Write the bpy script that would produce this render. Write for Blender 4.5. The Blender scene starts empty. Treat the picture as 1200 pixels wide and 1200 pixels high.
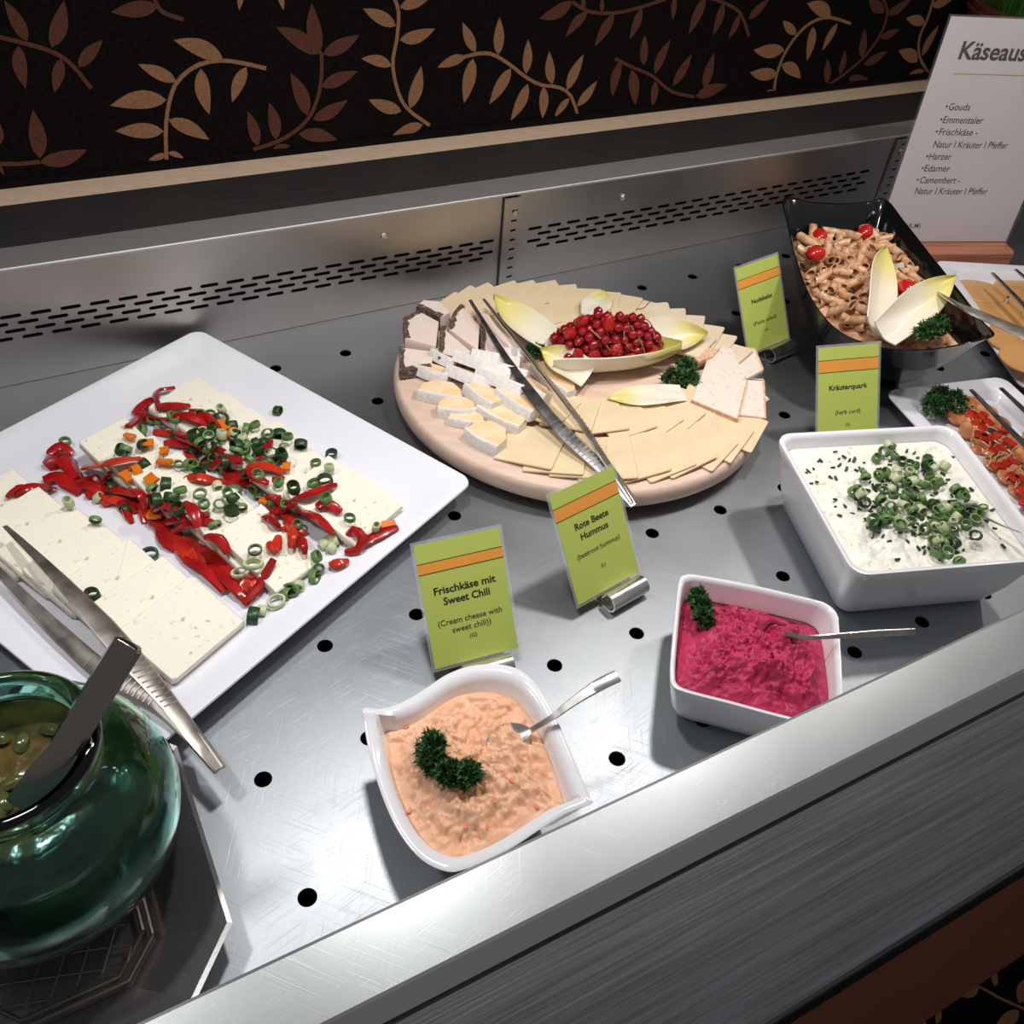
import bpy, math, random
from mathutils import Vector, Matrix, noise
from mathutils.bvhtree import BVHTree
from math import sin, cos, pi, radians as rad

random.seed(7)
scene = bpy.context.scene
COL = scene.collection

# ------------------------------------------------------------------ camera (solved from the tray's hole grid)
S = 0.085                                   # metres per hole pitch along the counter
FPX = 1102.27
RV = Vector((2.29684504, -0.530301957, 0.331543538))
TV = Vector((-1.66127555, 3.1294825, 7.63690936))
RM = Matrix.Rotation(RV.length, 3, RV.normalized())
CAM = (RM.transposed() @ (-TV)) * S

def ray(px, py):
    return (RM.transposed() @ Vector(((px - 600) / FPX, (py - 600) / FPX, 1.0))).normalized()

def un(px, py, z=0.0):                      # pixel -> point at height z
    d = ray(px, py)
    return CAM + d * ((z - CAM.z) / d.z)

def uny(px, py, y):                         # pixel -> point on a vertical plane y
    d = ray(px, py)
    return CAM + d * ((y - CAM.y) / d.y)

def unp(px, py, o, n):                      # pixel -> point on a plane
    d = ray(px, py)
    return CAM + d * ((o - CAM).dot(n) / d.dot(n))

cd = bpy.data.cameras.new('camera')
cam = bpy.data.objects.new('camera', cd)
COL.objects.link(cam)
cd.sensor_fit = 'HORIZONTAL'; cd.sensor_width = 36.0
cd.lens = FPX / 1200 * 36.0
cd.clip_start = 0.02
rr = RM
cam.matrix_world = Matrix(((rr[0][0], -rr[1][0], -rr[2][0], CAM.x),
                           (rr[0][1], -rr[1][1], -rr[2][1], CAM.y),
                           (rr[0][2], -rr[1][2], -rr[2][2], CAM.z),
                           (0, 0, 0, 1)))
scene.camera = cam

# ------------------------------------------------------------------ light
w = bpy.data.worlds.new('room_light'); scene.world = w
w.use_nodes = True
bg = w.node_tree.nodes['Background']
bg.inputs[0].default_value = (0.95, 0.93, 0.95, 1)
bg.inputs[1].default_value = 0.19

def lamp(x, y, z, power, size, colour=(1.0, 0.95, 0.90)):
    l = bpy.data.lights.new('display_lamp', 'AREA')
    l.shape = 'DISK'; l.size = size; l.energy = power; l.color = colour
    l.spread = rad(150)
    o = bpy.data.objects.new('display_lamp', l)
    o.location = (x, y, z)
    COL.objects.link(o)
    return o
for x, p, c in ((-0.22, 1.1, (1, .98, .97)), (0.16, 1.75, (1, .97, .95)), (0.55, 1.7, (1, .95, .91)), (0.93, 1.25, (1, .92, .86)), (1.32, 0.4, (1, .90, .82))):
    lamp(x, 0.27, 0.68, p, 0.06, c)

vs = scene.view_settings
vs.view_transform = 'Standard'; vs.look = 'None'; vs.gamma = 1.0; vs.use_curve_mapping = False
vs.exposure = 0.0

# ------------------------------------------------------------------ helpers: materials
MATS = {}
def mat(name, col, rough=0.5, metal=0.0, var=0.0, vscale=40, col2=None, bump=0.0, bscale=200, coat=0.0,
        sss=0.0, trans=0.0, ior=1.45, spec=0.5, stretch=None, detail=4, aniso=0.0, rvar=0.0):
    m = bpy.data.materials.new(name); MATS[name] = m
    m.use_nodes = True
    nt = m.node_tree; b = nt.nodes['Principled BSDF']
    b.inputs['Base Color'].default_value = (*col, 1)
    b.inputs['Roughness'].default_value = rough
    b.inputs['Metallic'].default_value = metal
    b.inputs['IOR'].default_value = ior
    b.inputs['Specular IOR Level'].default_value = spec
    b.inputs['Coat Weight'].default_value = coat
    b.inputs['Coat Roughness'].default_value = 0.08
    b.inputs['Transmission Weight'].default_value = trans
    if aniso: b.inputs['Anisotropic'].default_value = aniso
    if sss:
        b.inputs['Subsurface Weight'].default_value = sss
        b.inputs['Subsurface Radius'].default_value = (0.012, 0.008, 0.005)
        b.inputs['Subsurface Scale'].default_value = 0.35
    tc = None
    def coords():
        nonlocal tc
        if tc is None:
            t = nt.nodes.new('ShaderNodeTexCoord')
            if stretch:
                mp = nt.nodes.new('ShaderNodeMapping'); mp.inputs['Scale'].default_value = stretch
                nt.links.new(t.outputs['Object'], mp.inputs['Vector']); tc = mp.outputs['Vector']
            else: tc = t.outputs['Object']
        return tc
    if var or col2 or rvar:
        n = nt.nodes.new('ShaderNodeTexNoise'); n.inputs['Scale'].default_value = vscale; n.inputs['Detail'].default_value = detail
        nt.links.new(coords(), n.inputs['Vector'])
        if var or col2:
            r = nt.nodes.new('ShaderNodeValToRGB')
            c2 = col2 or tuple(c * (1 - var) for c in col)
            r.color_ramp.elements[0].position = 0.35; r.color_ramp.elements[1].position = 0.65
            r.color_ramp.elements[0].color = (*c2, 1); r.color_ramp.elements[1].color = (*col, 1)
            nt.links.new(n.outputs['Fac'], r.inputs['Fac']); nt.links.new(r.outputs['Color'], b.inputs['Base Color'])
        if rvar:
            mr = nt.nodes.new('ShaderNodeMapRange')
            mr.inputs['From Min'].default_value = 0.3; mr.inputs['From Max'].default_value = 0.7
            mr.inputs['To Min'].default_value = rough - rvar; mr.inputs['To Max'].default_value = rough + rvar
            nt.links.new(n.outputs['Fac'], mr.inputs['Value']); nt.links.new(mr.outputs['Result'], b.inputs['Roughness'])
    if bump:
        n2 = nt.nodes.new('ShaderNodeTexNoise'); n2.inputs['Scale'].default_value = bscale; n2.inputs['Detail'].default_value = 3
        nt.links.new(coords(), n2.inputs['Vector'])
        bp = nt.nodes.new('ShaderNodeBump'); bp.inputs['Strength'].default_value = bump; bp.inputs['Distance'].default_value = 0.002
        nt.links.new(n2.outputs['Fac'], bp.inputs['Height']); nt.links.new(bp.outputs['Normal'], b.inputs['Normal'])
    return m

def ramp_mat(name, stops, rough=0.4, axis=0, sss=0.0, coat=0.0, bump=0.0, bscale=300):
    """colour that belongs to the thing itself, running along its own length"""
    m = mat(name, stops[0][1], rough, sss=sss, coat=coat, bump=bump, bscale=bscale)
    nt = m.node_tree; b = nt.nodes['Principled BSDF']
    t = nt.nodes.new('ShaderNodeTexCoord'); s = nt.nodes.new('ShaderNodeSeparateXYZ')
    r = nt.nodes.new('ShaderNodeValToRGB')
    nt.links.new(t.outputs['Generated'], s.inputs[0]); nt.links.new(s.outputs[axis], r.inputs['Fac'])
    e = r.color_ramp.elements
    while len(e) < len(stops): e.new(0.5)
    for k, (p, c) in enumerate(stops): e[k].position = p; e[k].color = (*c, 1)
    nt.links.new(r.outputs['Color'], b.inputs['Base Color'])
    return m

def scratched_steel(name, col, rough, scratch=0.35, metal=1.0):
    m = mat(name, col, rough, metal)
    nt = m.node_tree; b = nt.nodes['Principled BSDF']
    t = nt.nodes.new('ShaderNodeTexCoord')
    total = None
    for k, (ang, sc) in enumerate(((0.5, (1500, 18, 1)), (-0.75, (1300, 14, 1)), (1.35, (1700, 22, 1)))):
        mp = nt.nodes.new('ShaderNodeMapping'); mp.inputs['Rotation'].default_value = (0, 0, ang); 
        mp2 = nt.nodes.new('ShaderNodeMapping'); mp2.inputs['Scale'].default_value = sc
        nt.links.new(t.outputs['Object'], mp.inputs['Vector']); nt.links.new(mp.outputs['Vector'], mp2.inputs['Vector'])
        n = nt.nodes.new('ShaderNodeTexNoise'); n.inputs['Scale'].default_value = 1.0; n.inputs['Detail'].default_value = 2
        nt.links.new(mp2.outputs['Vector'], n.inputs['Vector'])
        cr = nt.nodes.new('ShaderNodeMapRange'); cr.inputs['From Min'].default_value = 0.62; cr.inputs['From Max'].default_value = 0.75
        nt.links.new(n.outputs['Fac'], cr.inputs['Value'])
        if total is None: total = cr.outputs['Result']
        else:
            a = nt.nodes.new('ShaderNodeMath'); a.operation = 'ADD'
            nt.links.new(total, a.inputs[0]); nt.links.new(cr.outputs['Result'], a.inputs[1]); total = a.outputs[0]
    big = nt.nodes.new('ShaderNodeTexNoise'); big.inputs['Scale'].default_value = 9; big.inputs['Detail'].default_value = 5
    nt.links.new(t.outputs['Object'], big.inputs['Vector'])
    mr = nt.nodes.new('ShaderNodeMapRange'); mr.inputs['To Min'].default_value = rough - 0.08; mr.inputs['To Max'].default_value = rough + 0.1
    nt.links.new(big.outputs['Fac'], mr.inputs['Value']); nt.links.new(mr.outputs['Result'], b.inputs['Roughness'])
    bp = nt.nodes.new('ShaderNodeBump'); bp.inputs['Strength'].default_value = scratch; bp.inputs['Distance'].default_value = 0.0006
    nt.links.new(total, bp.inputs['Height']); nt.links.new(bp.outputs['Normal'], b.inputs['Normal'])
    return m

scratched_steel('tray_steel', (0.36, 0.385, 0.41), 0.44, 0.13)
scratched_steel('rim_steel', (0.45, 0.475, 0.485), 0.36, 0.05)
mat('lip_steel', (0.52, 0.51, 0.50), 0.55, 0.75, bump=0.03, bscale=60)
mat('panel_steel', (0.50, 0.465, 0.44), 0.42, 1.0, rvar=0.08, vscale=6, bump=0.05, bscale=60, stretch=(1, 1, 12))
mat('steel', (0.72, 0.70, 0.68), 0.30, 1.0, rvar=0.06, vscale=60)
mat('dark_steel', (0.60, 0.55, 0.50), 0.40, 1.0, rvar=0.06, vscale=60)
mat('tray_dark', (0.42, 0.41, 0.41), 0.36, 0.9, var=0.2, vscale=30, stretch=(3, 40, 40))
mat('wire', (0.34, 0.27, 0.24), 0.4, 0.9)
mat('knife_steel', (0.26, 0.235, 0.215), 0.22, 1.0)
mat('shade_black', (0.004, 0.004, 0.004), 0.9)  # near-black that paints the shade seen through holes and slots
mat('laminate', (0.084, 0.088, 0.102), 0.42, var=0.45, vscale=7, stretch=(1.2, 42, 20), bump=0.12, bscale=12, detail=6)
mat('laminate_back', (0.040, 0.037, 0.036), 0.45, var=0.25, vscale=9, stretch=(1.5, 45, 20), bump=0.05, bscale=12)
mat('edge_black', (0.012, 0.011, 0.011), 0.5)
mat('brown_panel', (0.30, 0.105, 0.060), 0.45, var=0.15, vscale=12)
mat('carpet', (0.010, 0.0075, 0.007), 1.0, var=0.5, vscale=300, bump=0.6, bscale=700, spec=0.1)
mat('carpet_tan', (0.36, 0.185, 0.095), 1.0, var=0.35, vscale=500, bump=0.6, bscale=700, spec=0.1)
mat('carpet_brown', (0.14, 0.055, 0.036), 1.0, var=0.35, vscale=500, bump=0.6, bscale=700, spec=0.1)
mat('beige_strip', (0.82, 0.62, 0.44), 0.7, var=0.12, vscale=60, stretch=(1, 3, 3), bump=0.1, bscale=90)
mat('porcelain', (0.82, 0.82, 0.86), 0.14, coat=0.4)
mat('plate_white', (0.80, 0.81, 0.87), 0.25, coat=0.2, bump=0.02, bscale=120)
mat('black_gloss', (0.006, 0.007, 0.007), 0.13, coat=0.3)
mat('board_wood', (0.74, 0.56, 0.45), 0.5, col2=(0.67, 0.48, 0.38), vscale=14, stretch=(1, 9, 9), bump=0.04, bscale=60)
mat('base_wood', (0.52, 0.22, 0.13), 0.45, col2=(0.36, 0.13, 0.075), vscale=10, stretch=(1, 14, 14))
mat('green_paper', (0.47, 0.56, 0.115), 0.45)
mat('orange_paper', (0.80, 0.33, 0.055), 0.45)
mat('ink', (0.012, 0.012, 0.012), 0.6)
mat('olive_ink', (0.35, 0.33, 0.12), 0.6)
mat('white_paper', (0.60, 0.57, 0.59), 0.35, var=0.06, vscale=8)
lam = mat('film', (0.75, 0.78, 0.80), 0.12)
lam.node_tree.nodes['Principled BSDF'].inputs['Alpha'].default_value = 0.18
acr = mat('acrylic', (0.8, 0.82, 0.84), 0.06)
acr.node_tree.nodes['Principled BSDF'].inputs['Alpha'].default_value = 0.04

# food
def pitted(name, col, pit, rough, scale, lo, hi, depth=0.5):
    m = mat(name, col, rough, sss=0.15)
    nt = m.node_tree; b = nt.nodes['Principled BSDF']
    t = nt.nodes.new('ShaderNodeTexCoord'); n = nt.nodes.new('ShaderNodeTexNoise')
    n.inputs['Scale'].default_value = scale; n.inputs['Detail'].default_value = 3; n.inputs['Roughness'].default_value = 0.6
    nt.links.new(t.outputs['Object'], n.inputs['Vector'])
    r = nt.nodes.new('ShaderNodeValToRGB')
    r.color_ramp.elements[0].position = lo; r.color_ramp.elements[0].color = (*pit, 1)
    r.color_ramp.elements[1].position = hi; r.color_ramp.elements[1].color = (*col, 1)
    nt.links.new(n.outputs['Fac'], r.inputs['Fac']); nt.links.new(r.outputs['Color'], b.inputs['Base Color'])
    bp = nt.nodes.new('ShaderNodeBump'); bp.inputs['Strength'].default_value = depth; bp.inputs['Distance'].default_value = 0.002
    rr2 = nt.nodes.new('ShaderNodeMapRange'); rr2.inputs['From Min'].default_value = lo - 0.03; rr2.inputs['From Max'].default_value = hi + 0.03
    nt.links.new(n.outputs['Fac'], rr2.inputs['Value']); nt.links.new(rr2.outputs['Result'], bp.inputs['Height']); nt.links.new(bp.outputs['Normal'], b.inputs['Normal'])
    return m
pitted('feta', (0.82, 0.78, 0.66), (0.50, 0.45, 0.32), 0.5, 150, 0.285, 0.345)
pitted('harzer', (0.80, 0.71, 0.63), (0.60, 0.46, 0.36), 0.55, 170, 0.29, 0.39, 0.4)
mat('harzer_crust', (0.62, 0.33, 0.17), 0.6, col2=(0.75, 0.52, 0.38), vscale=180, bump=0.4, bscale=300)
mat('gouda', (0.78, 0.63, 0.41), 0.4, var=0.08, vscale=30, sss=0.15)
mat('gouda_pale', (0.80, 0.67, 0.50), 0.4, var=0.06, vscale=30, sss=0.15)
mat('smoked', (0.66, 0.36, 0.13), 0.35, var=0.1, vscale=25, sss=0.1)
mat('camembert', (0.86, 0.60, 0.33), 0.42, col2=(0.84, 0.67, 0.46), vscale=60, sss=0.2)
mat('rind', (0.83, 0.79, 0.77), 0.7, var=0.12, vscale=220, bump=0.5, bscale=260)
mat('soft_cheese', (0.84, 0.70, 0.62), 0.5, var=0.06, vscale=50, bump=0.1, bscale=150, sss=0.15)
pitted('pepper_crust', (0.10, 0.062, 0.050), (0.48, 0.37, 0.32), 0.7, 380, 0.40, 0.47, 1.0)
mat('red_pepper', (0.42, 0.012, 0.010), 0.22, col2=(0.27, 0.006, 0.008), vscale=50, coat=0.2)
mat('bright_pepper', (0.60, 0.035, 0.015), 0.22, var=0.25, vscale=50, coat=0.2)
mat('orange_pepper', (0.80, 0.20, 0.015), 0.25, var=0.2, vscale=60, coat=0.2)
mat('onion_green', (0.075, 0.165, 0.045), 0.35, col2=(0.14, 0.25, 0.08), vscale=80)
mat('onion_dark', (0.025, 0.070, 0.020), 0.35, var=0.3, vscale=80)
mat('onion_pale', (0.42, 0.52, 0.24), 0.35, col2=(0.55, 0.60, 0.40), vscale=80)
mat('chive', (0.018, 0.060, 0.018), 0.4, var=0.3, vscale=100)
mat('parsley', (0.022, 0.075, 0.018), 0.45, col2=(0.045, 0.125, 0.030), vscale=160)
mat('stalk', (0.16, 0.26, 0.07), 0.4)
ramp_mat('chicory', [(0.0, (0.82, 0.75, 0.66)), (0.55, (0.80, 0.75, 0.58)), (0.8, (0.74, 0.66, 0.26)), (1.0, (0.60, 0.56, 0.12))], 0.32, sss=0.2, coat=0.15, bump=0.15, bscale=90)
mat('currant', (0.30, 0.004, 0.010), 0.10, var=0.25, vscale=120, coat=0.5)
mat('strawberry', (0.46, 0.010, 0.012), 0.3, var=0.25, vscale=80, coat=0.2, bump=0.6, bscale=420)
mat('stem_red', (0.30, 0.13, 0.08), 0.45)
mat('seed', (0.55, 0.22, 0.06), 0.4)
mat('penne', (0.78, 0.50, 0.31), 0.36, col2=(0.52, 0.26, 0.12), vscale=130, coat=0.15, bump=0.15, bscale=250)
mat('tomato', (0.52, 0.012, 0.012), 0.15, coat=0.5)
mat('harz_orange', (0.66, 0.31, 0.15), 0.22, col2=(0.48, 0.15, 0.05), vscale=110, coat=0.3)
mat('onion_sliver', (0.72, 0.36, 0.18), 0.25, coat=0.3)
mat('cream_cheese', (0.86, 0.52, 0.34), 0.42, col2=(0.82, 0.46, 0.28), vscale=50, bump=0.5, bscale=160, sss=0.15)
mat('chili_fleck', (0.70, 0.16, 0.06), 0.4)
mat('beet', (0.56, 0.036, 0.125), 0.5, col2=(0.40, 0.014, 0.068), vscale=60, bump=0.9, bscale=220, sss=0.1)
pitted('quark', (0.84, 0.83, 0.74), (0.55, 0.60, 0.45), 0.35, 140, 0.30, 0.38, 0.4)
mat('basket_cane', (0.20, 0.045, 0.025), 0.6, var=0.3, vscale=60)
mat('grass', (0.06, 0.24, 0.035), 0.5, var=0.4, vscale=90)
glass = mat('green_glass', (0.36, 0.76, 0.66), 0.03, trans=1.0, ior=1.45, bump=0.35, bscale=22)
mat('pickle_liquid', (0.14, 0.092, 0.024), 0.2, col2=(0.018, 0.024, 0.010), vscale=34, bump=1.0, bscale=45, coat=0.5)
mat('pickle', (0.13, 0.11, 0.025), 0.2, col2=(0.05, 0.07, 0.02), vscale=60, coat=0.5)

# ------------------------------------------------------------------ helpers: meshes and objects
def make(name, verts, faces, material, parent=None, loc=None, mw=None, smooth=True, sharp=40):
    me = bpy.data.meshes.new(name)
    me.from_pydata([tuple(v) for v in verts], [], faces)
    me.validate()
    if smooth:
        me.polygons.foreach_set('use_smooth', [True] * len(me.polygons))
        try: me.set_sharp_from_angle(angle=rad(sharp))
        except Exception: pass
    ms = material if isinstance(material, (list, tuple)) else [material]
    for m in ms: me.materials.append(MATS[m] if isinstance(m, str) else m)
    return link(name, me, parent, loc, mw)

def link(name, me, parent=None, loc=None, mw=None):
    o = bpy.data.objects.new(name, me); COL.objects.link(o)
    if parent is not None: o.parent = parent
    if mw is not None: o.matrix_local = mw
    elif loc is not None: o.location = loc
    return o

def tag(o, label=None, cat=None, group=None, kind=None):
    if label: o['label'] = label
    if cat: o['category'] = cat
    if group: o['group'] = group
    if kind: o['kind'] = kind
    return o

def thing(name, label, cat, loc=(0, 0, 0), group=None, mw=None):
    o = bpy.data.objects.new(name, None); COL.objects.link(o)
    o.empty_display_size = 0.02
    if mw is not None: o.matrix_local = mw
    else: o.location = loc
    return tag(o, label, cat, group)

def frame(o, x, up):
    """matrix with local X along x and local Z near up"""
    x = x.normalized(); y = up.cross(x).normalized(); z = x.cross(y)
    return Matrix(((x.x, y.x, z.x, o.x), (x.y, y.y, z.y, o.y), (x.z, y.z, z.z, o.z), (0, 0, 0, 1)))

def loft(rings, cap0=True, cap1=True, closed=True):
    n = len(rings[0]); v = [p for r in rings for p in r]; f = []
    for i in range(len(rings) - 1):
        for j in range(n if closed else n - 1):
            a, b = i * n + j, i * n + (j + 1) % n
            f.append((a, b, b + n, a + n))
    if cap0: f.append(tuple(range(n - 1, -1, -1)))
    if cap1: f.append(tuple(range((len(rings) - 1) * n, len(rings) * n)))
    return v, f

def merge(parts):
    v, f = [], []
    for pv, pf in parts:
        k = len(v); v += list(pv); f += [tuple(i + k for i in q) for q in pf]
    return v, f

def lathe(prof, n=48, cap0=True, cap1=True):
    return loft([[Vector((r * cos(2 * pi * k / n), r * sin(2 * pi * k / n), z)) for k in range(n)] for r, z in prof], cap0, cap1)

def slab(poly, z0, z1, bev=0.0):
    """flat piece from an anticlockwise outline with softened edges"""
    c = sum((Vector((p[0], p[1])) for p in poly), Vector((0, 0))) / len(poly)
    def ring(k, z):
        out = []
        for p in poly:
            d = Vector((p[0], p[1])) - c; L = max(d.length, 1e-6)
            q = c + d * (1 - k / L); out.append(Vector((q.x, q.y, z)))
        return out
    b = bev
    rs = [ring(b, z0), ring(0, z0 + b), ring(0, z1 - b), ring(b, z1)] if b else [ring(0, z0), ring(0, z1)]
    return loft(rs)

def rrect(a, b, r, n=6):
    """rounded rectangle, half sizes a, b"""
    out = []
    for cx, cy, a0 in ((a - r, b - r, 0), (-a + r, b - r, 90), (-a + r, -b + r, 180), (a - r, -b + r, 270)):
        for k in range(n + 1):
            t = rad(a0 + 90 * k / n); out.append((cx + r * cos(t), cy + r * sin(t)))
    return out

def box(x0, x1, y0, y1, z0, z1):
    return slab([(x0, y0), (x1, y0), (x1, y1), (x0, y1)], z0, z1)

def smooth_path(pts, n):
    """Catmull-Rom through points (vectors of any width)"""
    P = [Vector(p) for p in pts]; out = []
    m = len(P) - 1
    for k in range(n):
        t = k / (n - 1) * m; i = min(int(t), m - 1); u = t - i
        p0 = P[max(i - 1, 0)]; p1 = P[i]; p2 = P[i + 1]; p3 = P[min(i + 2, m)]
        out.append(0.5 * (2 * p1 + (p2 - p0) * u + (2 * p0 - 5 * p1 + 4 * p2 - p3) * u * u + (3 * p1 - p0 - 3 * p2 + p3) * u ** 3))
    return out

def smooth_closed(pts, n):
    P = [Vector(p) for p in pts]; m = len(P); out = []
    for k in range(n):
        t = k / n * m; i = int(t); u = t - i
        p0, p1, p2, p3 = P[(i - 1) % m], P[i % m], P[(i + 1) % m], P[(i + 2) % m]
        out.append(0.5 * (2 * p1 + (p2 - p0) * u + (2 * p0 - 5 * p1 + 4 * p2 - p3) * u * u + (3 * p1 - p0 - 3 * p2 + p3) * u ** 3))
    return out

def ribbon(path, widths, thick, up=Vector((0, 0, 1)), camber=0.0, sec=None):
    """bar of varying width along a path; cross-section is a flat softened bar"""
    rings = []; n = len(path)
    for i, p in enumerate(path):
        t = (path[min(i + 1, n - 1)] - path[max(i - 1, 0)]).normalized()
        side = t.cross(up).normalized(); nn = side.cross(t).normalized()
        w_ = widths[i] / 2; h = (thick[i] if isinstance(thick, (list, tuple)) else thick) / 2
        r = []
        for a, b in ((-1, 0), (-0.8, 1), (0, 1), (0.8, 1), (1, 0), (0.8, -1), (0, -1), (-0.8, -1)):
            r.append(p + side * a * w_ + nn * (b * h + camber * a * a))
        rings.append(r)
    return loft(rings)

def tube(path, rad_, n=8):
    rings = []; m = len(path); ref = Vector((0.3, 0.2, 1)).normalized()
    for i, p in enumerate(path):
        t = (path[min(i + 1, m - 1)] - path[max(i - 1, 0)]).normalized()
        a = t.cross(ref).normalized(); b = t.cross(a)
        r = rad_[i] if isinstance(rad_, (list, tuple)) else rad_
        rings.append([p + (a * cos(2 * pi * k / n) + b * sin(2 * pi * k / n)) * r for k in range(n)])
    return loft(rings)

def interp(vals, n):
    out = []
    for k in range(n):
        t = k / (n - 1) * (len(vals) - 1); i = min(int(t), len(vals) - 2); u = t - i
        out.append(vals[i] * (1 - u) + vals[i + 1] * u)
    return out

def holed_plate(name, outline, holes, thick, material, parent, mw):
    cu = bpy.data.curves.new('cut', 'CURVE'); cu.dimensions = '2D'; cu.fill_mode = 'BOTH'; cu.extrude = thick / 2
    for poly in [outline] + holes:
        sp = cu.splines.new('POLY'); sp.points.add(len(poly) - 1); sp.use_cyclic_u = True
        for k, p in enumerate(poly): sp.points[k].co = (p[0], p[1], 0, 1)
    tmp = bpy.data.objects.new('cut', cu); COL.objects.link(tmp)
    bpy.context.view_layer.update()
    me = bpy.data.meshes.new_from_object(tmp.evaluated_get(bpy.context.evaluated_depsgraph_get()))
    bpy.data.objects.remove(tmp); bpy.data.curves.remove(cu)
    me.name = name; me.materials.clear(); me.materials.append(MATS[material])
    return link(name, me, parent, mw=mw)

def lettering(text, width, height, pos, parent, material='ink', bold=False, align='C', shear=0.0, z=0.0004):
    """flat printed words, pos = centre (or left) of the word on its card, width and x-height fitted"""
    cu = bpy.data.curves.new('t', 'FONT'); cu.body = text; cu.size = 1.0; cu.shear = shear
    cu.resolution_u = 3
    cu.offset = 0.024 if bold else 0.006
    tmp = bpy.data.objects.new('t', cu); COL.objects.link(tmp)
    bpy.context.view_layer.update()
    me = bpy.data.meshes.new_from_object(tmp.evaluated_get(bpy.context.evaluated_depsgraph_get()))
    bpy.data.objects.remove(tmp); bpy.data.curves.remove(cu)
    xs = [v.co.x for v in me.vertices]
    x0, x1 = min(xs), max(xs)
    sx = width / (x1 - x0); sy = height
    ox = x0 if align == 'L' else (x0 + x1) / 2
    for v in me.vertices:
        v.co = ((v.co.x - ox) * sx, (v.co.y - 0.30) * sy, 0)
    me.materials.clear(); me.materials.append(MATS[material]); me.name = 'lettering'
    return link('lettering', me, parent, loc=(pos[0], pos[1], z))

class Surf:
    """the surfaces something can rest on: where the line of sight through a pixel meets them"""
    def __init__(self, objs):
        vs_, fs_ = [], []
        for o in objs:
            m = o.matrix_basis if o.parent is None else o.parent.matrix_basis @ o.matrix_basis
            k = len(vs_); vs_ += [m @ v_.co for v_ in o.data.vertices]
            fs_ += [tuple(i + k for i in p.vertices) for p in o.data.polygons]
        self.t = BVHTree.FromPolygons(vs_, fs_)
    def hit(self, px, py, lift=0.0):
        h = self.t.ray_cast(CAM, ray(px, py))
        if h[0] is None: return un(px, py, 0.03), Vector((0, 0, 1))
        n = h[1] if h[1].z > 0 else -h[1]
        return h[0] - ray(px, py) * (lift / max(0.3, -ray(px, py).z)), n
    def drop(self, x, y, top=1.0):
        h = self.t.ray_cast(Vector((x, y, top)), Vector((0, 0, -1)))
        return h[0].z if h[0] is not None else None
ORD = ['first', 'second', 'third', 'fourth', 'fifth', 'sixth', 'seventh', 'eighth', 'ninth', 'tenth', 'eleventh', 'twelfth',
       'thirteenth', 'fourteenth', 'fifteenth', 'sixteenth', 'seventeenth', 'eighteenth', 'nineteenth', 'twentieth']

# ================================================================== THE SETTING
FLOOR = -0.86
def fsh(x): return 0.0
def bsl(x): return -0.0135 * (x - 0.5)         # the back ledge falls a little towards the right

v, f = box(-2.5, 4.5, -3.0, 3.0, FLOOR - 0.05, FLOOR)
floor = tag(make('floor', v, f, 'carpet', smooth=False), 'black patterned carpet floor with tan leaf sprigs in front of counter', kind='structure')

YC = 0.862
v, f = box(-2.0, 4.0, YC, YC + 0.05, 0.10, 1.9)
wall = tag(make('wall_back', v, f, 'carpet', smooth=False), 'black carpeted wall with tan and brown leaf sprigs behind counter', kind='structure')

def leaf_poly(b, t, wd):
    d = t - b; L = d.length; d = d / L; s = Vector((-d.y, d.x)); out = []
    bend = random.uniform(-0.06, 0.06) * L
    for k in range(9):
        u = k / 8; out.append(b + d * L * u + s * (wd * (sin(pi * u ** 0.8)) ** 0.9 * 0.5 + bend * sin(pi * u)))
    for k in range(7, 0, -1):
        u = k / 8; out.append(b + d * L * u + s * (-wd * (sin(pi * u ** 0.8)) ** 0.9 * 0.5 + bend * sin(pi * u)))
    return out

def sprig(stem, leaves, off, sc, material, proj, parent, depth, ww=0.33, sw=3.6):
    """tufted sprig traced on its surface: proj turns a pixel into surface coordinates (2D) -> one raised mesh"""
    P = lambda q: proj(off[0] + q[0] / sc, off[1] + q[1] / sc)
    parts = []
    if len(stem) > 1:
        ps = smooth_path([P(q) for q in stem], 18); k = sw / 1102 * 1.25 / 2 * 1.1
        ln, rn = [], []
        for i, p in enumerate(ps):
            t = ps[min(i + 1, 17)] - ps[max(i - 1, 0)]; t.normalize(); s = Vector((-t.y, t.x))
            ln.append(p + s * k); rn.append(p - s * k)
        vv = [Vector((p.x, p.y, 0)) for p in ln + rn] + [Vector((p.x, p.y, depth)) for p in ln + rn]
        ff = []
        for i in range(17):
            ff += [(36 + i, 36 + i + 1, 36 + 18 + i + 1, 36 + 18 + i), (i, i + 1, 37 + i, 36 + i), (18 + i + 1, 18 + i, 54 + i, 55 + i)]
        parts.append((vv, ff))
    for (bx, by, tx, ty) in leaves:
        b_, t_ = P((bx, by)), P((tx, ty))
        if (t_ - b_).length < 0.004: continue
        parts.append(slab(leaf_poly(b_, t_, ww * (t_ - b_).length), 0.0, depth * 1.15))
    v, f = merge(parts)
    return v, f

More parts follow.
